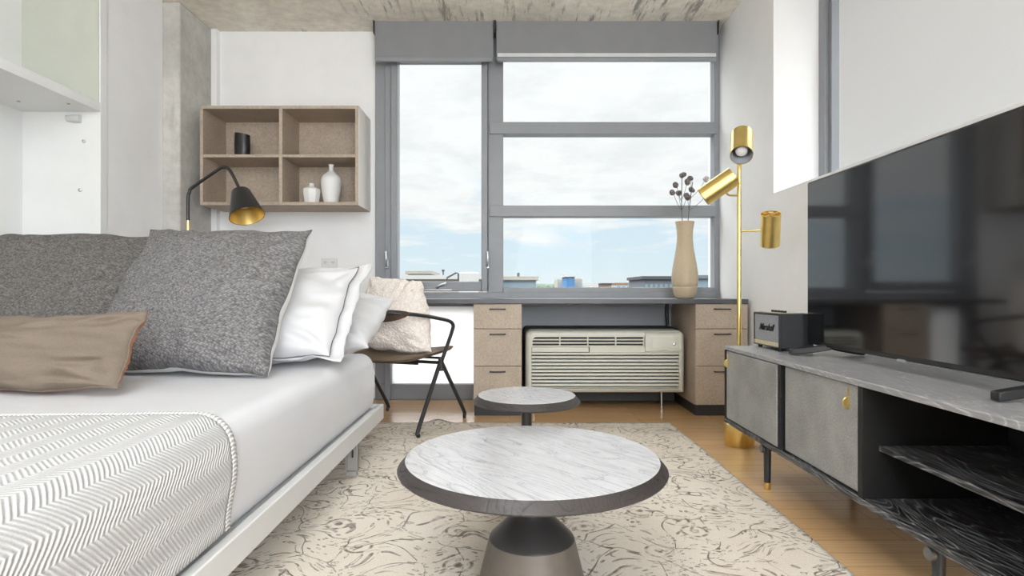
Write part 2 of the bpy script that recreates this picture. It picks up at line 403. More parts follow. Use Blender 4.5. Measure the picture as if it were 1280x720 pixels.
def tag(o, label, cat, group=None, kind=None):
    o['label'] = label; o['category'] = cat
    if group: o['group'] = group
    if kind: o['kind'] = kind
    return o
def thing(name, label, cat, loc, rot=(0, 0, 0), group=None):
    o = bpy.data.objects.new(name, None); COL.objects.link(o); o.location = loc; o.rotation_euler = rot
    o.empty_display_size = .1
    return tag(o, label, cat, group)
def struct(o): o['kind'] = 'structure'; return o
def box(x0, x1, y0, y1, z0, z1): return MB().box(x0, x1, y0, y1, z0, z1)

# ------------------------------------------------------------------ the room
YB, XR, CZ = 4.37, 1.576, 2.783     # window wall, right wall, ceiling
XL = -2.82
struct(box(-3.0, 2.1, -3.2, 4.6, -.12, 0).build('floor', 'floor', smooth=False))
struct(box(-3.0, 2.1, -3.2, 4.6, CZ, CZ + .15).build('ceiling', 'concrete_ceiling', smooth=False))
struct(box(-3.0, -1.012, YB, YB + .2, 0, CZ).build('wall_back', 'white_paint', smooth=False))
struct(box(-2.24, -2.197, YB - .05, YB, 0, CZ).build('trim_1', 'white_paint', smooth=False, bevel=.002))
w = MB().box(-3.0, XL, -3.2, YB + .2, 0, CZ).box(XL, -2.356, 3.362, 3.91, 0, CZ)
struct(w.build('wall_left', 'white_paint', smooth=False))
struct(box(-3.0, 2.1, -3.35, -3.2, 0, CZ).build('wall_rear', 'white_paint', smooth=False))
w = MB().box(XR, 2.0, 3.44, YB + .2, 0, CZ).box(XR, 2.0, .55, 3.44, 0, 1.40).box(XR, 2.0, -3.2, .55, 0, CZ)
struct(w.build('wall_right', 'white_paint', smooth=False))
struct(box(XL, -2.24, 3.912, YB, 0, CZ).build('column', 'concrete', smooth=False, bevel=.012))

# --- window_1: the glazed back wall
def empty_struct(name, loc):
    o = bpy.data.objects.new(name, None); COL.objects.link(o); o.location = loc; o['kind'] = 'structure'; return o
W1 = empty_struct('window_1', (0.27, 4.37, 0))
f = MB()
yf, yb = 4.315, 4.42
f.box(-1.012, -.935, 4.335, yb, 0, CZ)           # outer jamb
f.box(-.935, -.89, yf, yb, 0, CZ)
f.box(-.162, -.048, yf + .015, yb, .76, CZ)       # mullion
f.box(1.538, XR, yf + .01, yb, .76, CZ)
f.box(-.150, 1.55, yf, yb, 2.083 - .09, 2.083)
f.box(-.150, 1.55, yf, yb, 1.373, 1.4575)
f.box(-.89, 1.54, yf - .01, yb, .70, .805)
f.box(-.048, 1.55, yf, yb, .80, .843)
f.box(-.89, 1.55, yf + .01, yb, 2.57, CZ)
f.box(-1.0, .10, yf + .01, yb, 0, .115)           # low sill rail under the frosted pane
f.box(-.935, -.89, yf - .012, yf + .02, 0, .70)
fr = f.build('window_frame', 'frame_grey', W1, bevel=.004)
s = MB()                                            # opening casement sash
s.box(-.888, -.838, 4.298, 4.40, .815, 2.60); s.box(-.211, -.164, 4.298, 4.40, .815, 2.60)
s.box(-.838, -.211, 4.298, 4.40, .815, .886); s.box(-.838, -.211, 4.298, 4.40, 2.54, 2.60)
sash = s.build('sash', 'frame_grey', W1, bevel=.005)
h = MB().box(-.64, -.43, 4.276, 4.292, .818, .828)
h.tube([(-.535, 4.298, .83), (-.535, 4.272, .845), (-.50, 4.262, .862), (-.47, 4.262, .872)], .008, smooth=5)
h.build('crank_handle', 'chrome', W1, bevel=.003)
for x in (-.918, -.165):
    h = MB().box(x - .012, x + .012, 4.298, 4.318, .985, 1.06).tube([(x, 4.30, 1.0), (x, 4.275, 1.01), (x + .004, 4.262, 1.06), (x, 4.268, 1.11)], .009, smooth=5)
    h.build('latch_handle', 'chrome', W1, bevel=.003)
for (x0, x1, z0, z1) in ((-.838, -.211, .886, 2.54), (-.048, 1.538, .843, 1.373), (-.048, 1.538, 1.4575, 1.993), (-.048, 1.538, 2.083, 2.57)):
    box(x0, x1, 4.366, 4.372, z0, z1).build('pane', 'glass', W1, smooth=False)
box(-.89, .10, 4.366, 4.374, .115, .70).build('frosted_pane', 'frosted', W1, smooth=False)
# spandrel panel behind the air conditioner
struct(box(.06, 1.26, 4.33, 4.40, 0, .72).build('trim_2', 'frame_grey', smooth=False, bevel=.003))
struct(box(-.24, XR, 4.385, 4.42, 0, .74).build('trim_3', 'frame_grey', smooth=False))

# --- window_2: the blinded window in the deep niche of the right wall
W2 = empty_struct('window_2', (1.88, 2.0, 1.40))
f = MB().box(1.87, 1.95, 3.347, 3.44, 1.40, CZ).box(1.845, 1.88, 3.375, 3.44, 1.40, CZ)
f.box(1.87, 1.95, .55, .66, 1.40, CZ).box(1.87, 1.95, .66, 3.347, 1.40, 1.46).box(1.87, 1.95, .66, 3.347, 2.70, CZ)
f.build('window_frame', 'frame_grey', W2, bevel=.004)
box(1.905, 1.911, .66, 3.347, 1.46, 2.70).build('pane', 'glass', W2, smooth=False)

# --- roller blinds
bt = thing('roller_blind', 'grey roller blind rolled up over the narrow opening sash', 'blind', (-.55, 4.22, 2.78), group='roller blinds on the back window')
def blind(root, x0, x1, slit):
    m = MB().box(x0 + .002, x1 - .002, 4.200, 4.206, 2.505, CZ)
    m.build('fabric', 'blind_grey', root)
    MB().lathe([(.036, 0), (.036, x1 - x0 - .02)], (x0 + .01, 4.238, 2.735), 24, (1, 0, 0)).build('roll', 'blind_grey', root)
    if slit: box(x0 + .01, x1 - .01, 4.196, 4.2005, 2.522, 2.549).build('light_slit_band', 'blind_light_slit', root)
    box(x0 + .008, x1 - .008, 4.192, 4.212, 2.488, 2.518).build('hem_bar', 'frame_grey', root, bevel=.004)
    for x in (x0 - .006, x1 + .001): box(x, x + .005, 4.18, 4.27, 2.69, CZ).build('bracket', 'dark_metal', root)
blind(bt, -.985, -.118, False)
bt2 = thing('roller_blind', 'wide grey roller blind with a painted light slit above the three stacked panes', 'blind', (.70, 4.22, 2.78), group='roller blinds on the back window')
blind(bt2, -.098, 1.515, True)
b3 = thing('roller_blind', 'white roller blind pulled down in the niche behind the television', 'blind', (1.81, 2.0, 2.75))
def fab(u, v): return (1.808 + .003 * math.sin(u * 5), .62 + u * (3.155 - .62), 1.43 + v * 1.32)
MB().grid(fab, 20, 6).build('fabric', 'roller', b3)
MB().lathe([(.03, 0), (.03, 2.54)], (1.83, .62, 2.74), 20, (0, 1, 0)).build('roll', 'roller', b3)
box(1.80, 1.816, .62, 3.155, 1.415, 1.44).build('hem_bar', 'white_blind', b3, bevel=.003)

# ------------------------------------------------------------------ shelving cabinet on the left
cab = thing('shelving_cabinet', 'tall white open cabinet with one thick shelf along the left wall', 'cabinet', (-2.58, 2.1, 0))
XF = -2.352
box(-2.80, XF + .004, 3.306, 3.362, 0, CZ - .01).build('side_panel', 'white_cabinet', cab, bevel=.002)
box(-2.80, XF + .004, .30, .356, 0, CZ - .01).build('side_panel', 'white_cabinet', cab, bevel=.002)
box(-2.815, -2.795, .356, 3.306, 0, CZ - .01).build('back_panel', 'white_cabinet', cab)
sh = box(-2.795, XF + .004, .356, 3.306, 1.845, 1.898).build('shelf', 'white_cabinet', cab, bevel=.002)
box(-2.795, XF - .004, 3.300, 3.3055, 1.90, CZ - .012).build('lining_panel', 'olive_panel', cab)
for (x, y) in ((-2.66, 3.12), (-2.60, 2.86), (-2.42, 3.16)):
    MB().lathe([(.008, 0), (.008, .003)], (x, y, 1.842), 16).build('cam_fitting', 'leg_metal', sh)
MB().lathe([(.022, 0), (.022, .045), (.017, .05), (.017, .075)], (-2.455, 3.298, 1.803), 20, (-1, -.12, 0)).build('bumper', 'bed_frame', cab)
for (x, z) in ((-2.44, 1.675), (-2.462, 1.395)):
    MB().lathe([(.009, 0), (.009, .01), (.004, .013)], (x, 3.305, z), 12, (0, -1, 0)).build('shelf_pin', 'chrome', cab)

# ------------------------------------------------------------------ wall shelf with ornaments
ws = thing('wall_shelf', 'taupe board wall shelf of four open compartments beside the window', 'shelf', (-1.61, 4.2, 1.415))
x0, x1, y0, y1, z0, z1, t = -2.162, -1.056, 4.02, YB - .001, 1.415, 2.11, .022
box(x0, x1 - .001, y0, y1, z1 - t, z1).build('top_panel', 'mdf', ws, bevel=.001)
box(x0, x1 - .001, y0, y1, z0, z0 + t).build('bottom_panel', 'mdf', ws, bevel=.001)
box(x0, x0 + t, y0, y1, z0 + t, z1 - t).build('side_panel', 'mdf', ws, bevel=.001)
sp = box(x1 - t, x1, y0, y1, z0 + t, z1 - t).build('side_panel', 'mdf', ws, bevel=.001)
box(x1, x1 + .003, y0 + .003, y1, z0, z1).build('side_face', 'mdf_side', sp)
box(x0 + t, x1 - t, y1 - .02, y1, z0 + t, z1 - t).build('back_panel', 'mdf', ws)
box(-1.611, -1.587, y0 + .002, y1 - .02, z0 + t, z1 - t).build('divider', 'mdf', ws, bevel=.001)
for (a, b) in ((x0 + t, -1.611), (-1.587, x1 - t)):
    box(a, b, y0 + .004, y1 - .02, 1.750, 1.770).build('shelf_board', 'mdf', ws, bevel=.001)
# ornaments
def prof_spline(pts, n=6):
    return [(p.x, p.y) for p in spline([Vector((a, b, 0)) for a, b in pts], n)]
tv = prof_spline([(.036, 0), (.05, .01), (.066, .10), (.072, .165), (.064, .20), (.035, .228), (.019, .245), (.017, .275), (.021, .288)])
tag(MB().lathe(tv + [(.014, .287), (.012, .25)], (-1.285, 4.15, z0 + t), 40).build('vase', 'ceramic_white', org=(-1.285, 4.15, z0 + t), ang=60),
    'tall white bottle vase in the lower right shelf compartment', 'vase')
sv = [(.048, 0), (.052, .008), (.064, .095), (.06, .112), (.022, .126), (.018, .130), (.017, .146), (.021, .152), (.014, .152), (.012, .13)]
tag(MB().lathe(sv, (-1.423, 4.14, z0 + t), 8).build('vase', 'ceramic_white', org=(-1.423, 4.14, z0 + t), bevel=.006, ang=30),
    'small faceted white vase left of the tall bottle vase', 'vase')
m = MB(); rings = []
for k in range(14):
    h_ = k / 13
    ring = []
    for j in range(36):
        a = 2 * PI * j / 36; x = .052 * math.cos(a); y = .04 * math.sin(a)
        top = .178 - .25 * x * .6
        ring.append((-1.93 + x * (1 + .06 * math.sin(h_ * 3)), 4.16 + y, 1.770 + h_ * top))
    rings.append(ring)
inner = [(p[0] * .75 + -1.93 * .25, p[1] * .75 + 4.16 * .25, p[2]) for p in rings[-1]]
low = [(p[0], p[1], 1.80) for p in inner]
m.ring_surface(rings + [inner, low])
tag(m.build('vase', 'ceramic_black', org=(-1.93, 4.16, 1.770)), 'black oval vase with a slanted rim in the upper left shelf compartment', 'vase')
m = MB(); pts = [(0, 0), (.16, 0), (.155, .012), (.13, .02), (.10, .017), (.075, .022), (.04, .018), (.015, .012)]
m.poly_prism(pts, lambda p, d: (-1.745 + p[0], d, 2.111 + p[1]), 4.03, 4.10)
tag(m.build('folded_paper', 'paper', org=(-1.67, 4.06, 2.111), bevel=.002), 'small white folded paper lying on top of the wall shelf', 'paper')
# double outlet
o = thing('power_outlet', 'white double power outlet plate low on the wall under the shelf', 'outlet', (-1.366, YB, .953))
box(-1.427, -1.305, YB - .007, YB, .953, 1.064).build('plate', 'outlet', o, bevel=.003)
for cx in (-1.395, -1.337):
    for cz in (.985, 1.032):
        box(cx - .016, cx + .016, YB - .010, YB - .006, cz - .014, cz + .014).build('socket', 'outlet', o, bevel=.004)
        q = MB()
        for dx in (-.007, .007): q.box(cx + dx - .0015, cx + dx + .0015, YB - .0108, YB - .0095, cz - .003, cz + .007)
        q.box(cx - .002, cx + .002, YB - .0108, YB - .0095, cz - .010, cz - .006)
        q.build('slot', 'black', o)

# ------------------------------------------------------------------ desk, pedestals, air conditioner
tag(box(-1.0, 1.553, 3.745, 4.305, .7325, .763).build('worktop', 'desk_dark', org=(.27, 4.02, .7325), bevel=.003), 'long charcoal desk top running under the back window', 'desk')
def pedestal(x0, x1, label):
    r = thing('drawer_pedestal', label, 'drawers', ((x0 + x1) / 2, 4.0, 0), group='drawer pedestals under the desk top')
    c = MB().box(x0, x0 + .018, 3.778, 4.325, .07, .732).box(x1 - .018, x1, 3.778, 4.325, .07, .732)
    c.box(x0 + .018, x1 - .018, 3.778, 4.325, .07, .088).box(x0 + .018, x1 - .018, 4.31, 4.325, .088, .732)
    c.build('carcass', 'mdf', r, bevel=.001)
    box(x0 + .004, x1 - .004, 3.772, 4.32, 0, .07).build('plinth', 'plinth', r, bevel=.002)
    for (a, b) in ((.0725, .3235), (.3265, .5675), (.5705, .7305)):
        d = box(x0, x1, 3.757, 3.777, a, b).build('drawer', 'mdf', r, bevel=.002)
        cx = (x0 + x1) / 2; zz = b - .032
        h = MB().box(cx - .053, cx + .053, 3.731, 3.737, zz - .004, zz + .004)
        for sx in (-1, 1): h.box(cx + sx * .048 - .004, cx + sx * .048 + .004, 3.737, 3.757, zz - .004, zz + .004)
        h.build('handle', 'black', d, bevel=.002)
pedestal(-.235, .079, 'drawer pedestal left of the air conditioner, beside the frosted pane')
pedestal(1.214, 1.553, 'drawer pedestal between the air conditioner and the right wall')

AX0, AX1, AY, AZ0, AZ1 = .109, 1.188, 3.90, .125, .548
ac = thing('air_conditioner', 'cream wall air conditioner with horizontal louvres under the desk', 'air conditioner', (.65, 4.1, 0))
m = MB()
def rr(d, y, r=.045):
    pts = []
    for (cx, cz, a0, rad) in ((AX1 - d, AZ0 + d, -90, .012), (AX1 - d, AZ1 - d, 0, r), (AX0 + d, AZ1 - d, 90, r), (AX0 + d, AZ0 + d, 180, .012)):
        sx = -1 if a0 in (-90, 0) else 1; sz = 1 if a0 in (-90, 180) else -1
        ccx, ccz = cx + sx * rad, cz + sz * rad
        for k in range(7):
            a = math.radians(a0 + 90 * k / 6); pts.append((ccx + rad * math.cos(a), y, ccz + rad * math.sin(a)))
    return pts
m.ring_surface([rr(.0, 4.10), rr(0, AY + .03), rr(.006, AY + .012), rr(.018, AY + .002), rr(.022, AY), rr(.04, AY), rr(.041, AY + .028)], cap0=True, cap1=True)
body = m.build('housing', 'ac_cream', ac, ang=50)
ix0, ix1 = AX0 + .042, AX1 - .042
box(ix0 - .01, ix1 + .01, AY + .022, AY + .034, AZ0 + .035, AZ1 - .03).build('cavity', 'ac_dark', ac)
# upper discharge grille
gx1 = AX0 + .80
g = MB()
for k in range(5):
    z = .530 - k * .022
    g.box(ix0, gx1, AY + .001, AY + .022, z - .0045, z + .0045)
for k in range(5):
    x = ix0 + (gx1 - ix0) * k / 4; g.box(x - .004, x + .004, AY - .001, AY + .022, .437, .533)
g.build('discharge_grille', 'ac_cream', ac, bevel=.0015)
m = MB().box(ix0, ix0 + .385, AY - .004, AY + .022, .402, .436).box(ix0 + .39, ix1, AY - .003, AY + .022, .398, .438)
m.build('deflector', 'ac_cream', ac, bevel=.003)
g = MB()
for k in range(11):
    z = .392 - k * .0235
    g.poly_prism([(AY - .002, z - .007), (AY + .002, z + .0045), (AY + .02, z + .0075), (AY + .02, z - .004)], lambda p, d: (d, p[0], p[1]), ix0, ix1)
g.box(ix0, ix1, AY, AY + .02, AZ0 + .022, AZ0 + .036)
g.build('intake_grille', 'ac_cream', ac)
m = MB(); pr = []
for k in range(9): a = PI / 2 * k / 8; pr.append((AY + .022 - .04 * math.sin(a) * 1, .505 + .035 * math.cos(a)))
pr = [(AY + .022, .54)] + pr[1:] + [(AY - .018, .412), (AY + .022, .402)]
m.poly_prism(pr, lambda p, d: (d, p[0], p[1]), gx1 + .006, ix1 + .012)
cp = m.build('control_panel', 'ac_cream', ac, ang=30)
box(gx1 + .05, ix1 - .005, AY - .0195, AY - .016, .43, .505).build('control_lid', 'ac_cream', cp, bevel=.001)
MB().lathe([(.010, 0), (.010, .004), (.007, .006)], (ix1 - .035, AY - .0195, .458), 20, (0, -1, 0)).build('lock', 'chrome', cp)
box(gx1 + .10, gx1 + .15, AY - .0205, AY - .0175, .415, .420).build('maker_badge', 'chrome', cp, bevel=.001)
m = MB().box(AX0 - .010, AX1 + .012, 4.06, 4.328, AZ0 - .005, AZ1 + .010)
m.build('wall_sleeve', 'ac_dark', ac, bevel=.03, seg=4)
box(AX0 + .01, AX1 - .01, 4.12, 4.32, .03, AZ0 - .006).build('sub_base', 'ac_dark', ac)
for x in (AX0 + .06, AX1 - .12): MB().tube([(x, 4.05, 0), (x, 4.05, .12)], .008).build('leveling_foot', 'chrome', ac)
MB().tube([(1.175, 4.3, .732), (1.175, 4.3, .64), (1.18, 4.3, .56)], .012, smooth=4).build('power_cord', 'black', ac)

# ------------------------------------------------------------------ vase of dried stems
vx, vy, vz = 1.232, 4.05, .763
pv = prof_spline([(.052, 0), (.066, .012), (.078, .045), (.084, .076), (.082, .081), (.088, .10), (.091, .15), (.085, .21), (.073, .28), (.061, .35), (.054, .42), (.055, .47), (.062, .52), (.066, .54)], 4)
tag(MB().lathe(pv + [(.058, .54), (.050, .47), (.048, .40)], (vx, vy, vz), 48).build('vase', 'vase', org=(vx, vy, vz), ang=70),
    'tall sand coloured vase holding dried stems on the desk top', 'vase')
fw = [  # head position relative to the vase mouth, with the stem it branches from
 (0, -.02, .33, 0), (0, -.095, .20, 1), (0, -.03, .205, 0), (0, -.065, .255, 0), (0, .008, .275, 0), (0, .005, .185, 0),
 (1, .055, .30, 0), (1, .055, .225, 0), (1, .13, .285, 1), (1, .165, .20, 1), (1, .02, .17, 0)]
for k, (lab, gx) in enumerate((('dried stem with dark seed heads at the vase mouth, leaning left', -.018), ('dried stem with pale outer seed heads at the vase mouth, leaning right', .025))):
    r = thing('dried_stem', lab, 'flower', (vx + gx, vy, vz + .42), group='dried stems in the sand vase')
    base = Vector((vx + gx * .4, vy, vz + .42)); mz = vz + .54
    top = Vector((vx + (-.02 if k == 0 else .055), vy, mz + (.31 if k == 0 else .28)))
    midp = Vector((vx + (-.022 if k == 0 else .03), vy, mz + .08))
    st = MB().tube([base, midp, top], .0028, 8, smooth=8)
    for i, (who, hx, hz, pale) in enumerate(fw):
        if who != k: continue
        hp = Vector((vx + hx, vy + random.uniform(-.05, .05), mz + hz))
        bz = max(mz + .05, hp.z - .12); f_ = (bz - mz) / .30
        bp = midp.lerp(top, max(0, min(1, (bz - midp.z) / (top.z - midp.z))))
        if (hp - top).length > .03: st.tube([bp, bp.lerp(hp, .5) + Vector((0, 0, -.012)), hp], .0016, 6, smooth=6)
        hm = MB()
        for q in range(4):
            c = hp + Vector((random.uniform(-.011, .011), random.uniform(-.011, .011), random.uniform(-.008, .012)))
            rr_ = random.uniform(.012, .019)
            pr = [(rr_ * math.sin(PI * a / 6) + .0005, -rr_ * math.cos(PI * a / 6)) for a in range(7)]
            hm.lathe(pr, c, 10, (random.uniform(-1, 1), random.uniform(-1, 1), 1))
        hm.build('seed_head', 'seed_pale' if pale and hx > 0 else 'seed', r)
    st.build('stalk', 'stem', r)

# ------------------------------------------------------------------ brass floor lamp
lx, ly = 1.22, 3.06
fl = thing('floor_lamp', 'brass floor lamp with three cylinder shades beside the television stand', 'lamp', (lx, ly, 0))
MB().lathe([(.074, 0), (.076, .004), (.076, .116), (.072, .12), (.012, .12)], (lx, ly, 0), 48).build('base', 'brass', fl)
MB().tube([(lx, ly, .11), (lx, ly, 1.55)], .0115, 20).build('pole', 'brass', fl)
def can(c, ax, ln, r, arm_pts, joint):
    ax = Vector(ax).normalized(); c = Vector(c)
    prof = [(r * .955, ln / 2), (r, ln / 2), (r, -ln / 2), (r * .955, -ln / 2), (r * .955, -ln / 2 + .024), (.006, -ln / 2 + .024)]
    sh = MB().lathe(prof, c, 40, ax, cap0=False).build('shade', 'brass', fl)
    MB().lathe([(r * .95, ln / 2 - .002), (r * .95, -ln / 2 + .03), (r * .2, -ln / 2 + .03)], c, 40, ax, cap0=False).build('liner', 'shade_liner', sh)
    MB().lathe([(.012, -ln / 2 + .02), (.014, -.01), (.024, ln / 2 - .075), (.032, ln / 2 - .048), (.028, ln / 2 - .03), (.012, ln / 2 - .02)], c, 24, ax).build('bulb', 'bulb', sh)
    tr = MB()
    q = Vector((0, 0, 1)).rotation_difference(ax)
    for k in range(4):
        d = q @ Vector((math.cos(PI * k / 2 + .5), math.sin(PI * k / 2 + .5), 0))
        tr.tube([c + ax * (-ln / 2 + .007), c + ax * (-ln / 2 + .007) + d * r * .95], .0045, 8)
    tr.lathe([(.013, -.008), (.013, .02)], c - ax * (ln / 2), 16, ax)
    tr.build('vent_cap', 'gold_inner', sh)
    MB().tube(arm_pts, .0055, 12, smooth=4).build('arm', 'brass', fl)
can((1.203, ly - .075, 1.575), (-.27, -.63, -.73), .185, .056, [(lx, ly, 1.545), (lx, ly - .01, 1.575), (lx, ly - .03, 1.60)], 0)
can((1.098, ly - .03, 1.365), (-.78, .30, -.55), .185, .052, [(lx, ly, 1.325), (1.16, ly - .01, 1.325), (1.142, ly - .02, 1.345)], 0)
can((1.372, ly - .03, 1.140), (.16, .42, -.89), .175, .049, [(lx, ly, 1.135), (1.30, ly - .01, 1.137), (1.335, ly - .02, 1.140)], 0)

# ------------------------------------------------------------------ rug
m = MB()
RX0, RX1, RY0, RY1 = -1.45, .987, .15, 3.535
def rugp(u, v):
    x = RX0 + u * (RX1 - RX0); y = RY0 + v * (RY1 - RY0)
    b = math.exp(-(((x + .44) / .055) ** 2)) * max(0, (y - 3.47) / .065) ** 1 * .022 if y > 3.47 else 0
    return (x + .004 * math.sin(y * 7) * (1 if u in (0, 1) else 0), y + .004 * math.sin(x * 11) * (1 if v in (0, 1) else 0), .009 + b)
m.grid(rugp, 140, 120)
n0 = len(m.v)
rug = m.build('rug', 'rug', org=(0, 1.8, 0))
so = rug.modifiers.new('thick', 'SOLIDIFY'); so.thickness = .008; so.offset = -1
tag(rug, 'cream rug with a fine brown vine and flower pattern on the wood floor', 'rug')
fr = MB()
for k in range(300):
    x = RX0 + (RX1 - RX0) * (k + .5) / 300; dx = random.uniform(-.004, .004)
    b = math.exp(-(((x + .44) / .055) ** 2)) * .02
    fr.tube([(x, RY1 - .004, .006 + b), (x + dx, RY1 + .012, .004 + b * .5), (x + dx * 2, RY1 + random.uniform(.016, .024), .002)], .0018, 5)
fr.build('fringe', 'boucle', rug)

# ------------------------------------------------------------------ nest of tables
def table(name, cx, cy, z, R, th, base, label):
    r = thing(name, label, 'table', (cx, cy, 0))
    bev = th * .72
    MB().lathe([(R - th * .62, z - .0005), (R - .0, z - bev), (R - .002, z - bev - .004), (R - th * .7, z - th), (.02, z - th)], (cx, cy, 0), 96, cap0=False).build('table_edge', 'table_edge', r, ang=25)
    MB().lathe([(R - th * .62, z - .012), (R - th * .62, z), (.001, z)], (cx, cy, 0), 96, cap0=True).build('tabletop', 'table_top_sheen', r, ang=25)
    base(r, cx, cy, z - th)
    return r
def base_big(r, cx, cy, z):
    MB().lathe([(.147, .0095), (.149, .014), (.1185, .138), (.1165, .146)], (cx, cy, 0), 72).build('pedestal', 'table_base', r, ang=35)
    MB().lathe([(.1165, .146), (.113, .152), (.064, .198), (.048, .214), (.042, .235), (.042, z - .01), (.08, z)], (cx, cy, 0), 72).build('pedestal_cap', 'table_base_dark', r, ang=45)
def base_small(r, cx, cy, z):
    MB().lathe([(.125, .0095), (.13, .014), (.09, .15), (.086, .156)], (cx, cy, 0), 64).build('pedestal', 'table_base', r, ang=35)
    MB().lathe([(.086, .156), (.082, .162), (.026, .20), (.022, .215), (.0195, .26), (.019, z - .004), (.03, z)], (cx, cy, 0), 48).build('stem', 'table_base_dark', r, ang=45)
table('coffee_table', .0605, 1.575, .370, .362, .034, base_big, 'large round smoked oak coffee table on a conical bronze pedestal')
table('side_table', .064, 2.17, .427, .202, .032, base_small, 'small round smoked oak table on a thin stem, behind the big one')

# ------------------------------------------------------------------ television stand, television, speaker
SX0, SX1, SY0, SY1, SZ0, SZ1 = 1.03, 1.47, 1.13, 2.765, .19, .555
ts = thing('tv_stand', 'black oak television stand with two grey doors and open shelves', 'tv stand', (1.25, 1.95, 0))
m = box(SX0, SX1, SY0, SY1, SZ1 - .018, SZ1); m.build('top_panel', 'oak_top_sheen', ts, bevel=.002)
box(SX0, SX1, SY0, SY1, SZ0, SZ0 + .02).build('bottom_panel', 'black_oak', ts, bevel=.002)
for (a, b) in ((SY1 - .02, SY1), (2.20, 2.222), (1.685, 1.707), (SY0, SY0 + .022)):
    box(SX0 + (.004 if 2.1 < a < 2.3 else .001), SX1 - .01, a, b, SZ0 + .02, SZ1 - .018).build('side_panel' if a > 2.7 or a < 1.2 else 'divider', 'black_inside', ts, bevel=.0015)
box(SX1 - .012, SX1, SY0, SY1, SZ0 + .02, SZ1 - .018).build('back_panel', 'black_inside', ts)
box(SX0 + .05, SX1 - .013, SY0 + .022, 1.685, .350, .366).build('shelf', 'black_oak', ts, bevel=.0015)
def door(y0, y1, xf, hy):
    d = box(xf, xf + .02, y0, y1, SZ0 + .024, SZ1 - .022).build('door', 'shagreen', ts, bevel=.004)
    hz = .474
    k = MB(); pts = [(.0, -.0)] ; n = 14
    pts = [(-.026 * math.sin(PI * i / n), -.021 * math.cos(PI * i / n)) for i in range(n + 1)]
    k.poly_prism(pts, lambda p, q: (xf + .006 + p[0] * .9, q, hz + p[1]), hy - .0035, hy + .0035)
    k.box(xf - .002, xf + .003, hy - .004, hy + .004, hz - .005, hz + .045)
    k.build('pull_tab', 'brass', d)
    return d
door(2.226, 2.742, SX0 + .002, 2.727)
door(1.727, 2.185, SX0 + .014, 1.775)
for y in (2.38, 1.43):
    for x in (1.065, 1.42):
        lg = MB().lathe([(.013, .028), (.0155, .18), (.016, SZ0)], (x, y, 0), 20).build('leg', 'dark_metal', ts)
        MB().lathe([(.011, 0.0), (.0125, .003), (.013, .028)], (x, y, 0), 20).build('foot_cap', 'brass', lg)
    MB().tube([(1.065, y + .0, .165), (1.42, y, .165)], .009, 12).build('cross_bar', 'dark_metal', ts)
    MB().lathe([(.016, 0), (.016, .012)], (1.05, y, .166), 20, (-1, 0, 0)).build('bolt', 'bolt', ts)

tvr = thing('television', 'large flat black television standing on the black oak stand', 'television', (1.29, 1.82, .555))
TX, TY0, TY1, TZ0, TZ1 = 1.258, 1.21, 2.44, .594, 1.276
box(TX + .004, TX + .03, TY0, TY1, TZ0, TZ1).build('bezel', 'tv_bezel', tvr, bevel=.004)
box(TX, TX + .006, TY0 + .009, TY1 - .009, TZ0 + .018, TZ1 - .009).build('screen', 'screen', tvr, smooth=False)
box(TX + .03, TX + .07, TY0 + .15, TY1 - .15, TZ0 + .03, TZ0 + .45).build('rear_housing', 'black', tvr, bevel=.02)
box(TX - .001, TX + .006, 1.835, 1.870, TZ0 - .005, TZ0 + .004).build('maker_tag', 'chrome', tvr, bevel=.001)
for y in (2.30, 1.36):
    k = MB()
    for (xa, sgn) in ((1.15, 1), (1.43, 1)):
        yy = y + (.06 if xa < 1.2 else .03) * (1 if y > 2 else .1)
        rings = []
        P0 = Vector((1.285, y, TZ0 + .004)); P1 = Vector((xa, yy, .567))
        for i in range(7):
            tq = i / 6; c = P0.lerp(P1, tq); hh = .012 if i < 6 else .011
            c.z = (TZ0 + .002) * (1 - tq ** .8) + .569 * tq ** .8
            rings.append([(c.x, c.y - .014, c.z - hh), (c.x, c.y + .014, c.z - hh), (c.x, c.y + .014, c.z + hh), (c.x, c.y - .014, c.z + hh)])
        k.ring_surface(rings)
    k.build('stand_foot', 'black', tvr, bevel=.003)

spk = thing('speaker', 'compact black speaker with grey grille at the stand\'s far end', 'speaker', (1.235, 2.61, SZ1))
PX0, PX1, PY0, PY1, PZ0, PZ1 = 1.16, 1.31, 2.48, 2.74, .568, .719
m = MB().box(PX0 + .012, PX1, PY0, PY1, PZ0, PZ1)
m.box(PX0, PX0 + .012, PY0, PY0 + .008, PZ0, PZ1).box(PX0, PX0 + .012, PY1 - .008, PY1, PZ0, PZ1)
m.box(PX0, PX0 + .012, PY0 + .008, PY1 - .008, PZ1 - .008, PZ1).box(PX0, PX0 + .012, PY0 + .008, PY1 - .008, PZ0, PZ0 + .006)
m.build('cabinet', 'speaker_vinyl', spk, bevel=.003)
box(PX0 + .003, PX0 + .013, PY0 + .008, PY1 - .008, PZ0 + .024, PZ1 - .008).build('grille', 'grille', spk, bevel=.002)
M['champagne'] = plain('champagne_trim', sRGB(226, 212, 176), .3, .4)
box(PX0 + .001, PX0 + .013, PY0 + .008, PY1 - .008, PZ0 + .006, PZ0 + .023).build('trim_strip', 'champagne', spk, bevel=.001)
box(PX0 + .02, PX1 - .03, PY0 + .05, PY1 - .05, PZ1, PZ1 + .002).build('control_plate', 'champagne', spk)
for k in range(5):
    y = PY0 + .07 + k * .03
    MB().lathe([(.007, 0), (.007, .008), (.005, .009)], (PX0 + .06, y, PZ1 + .002), 14).build('knob', 'black', spk)
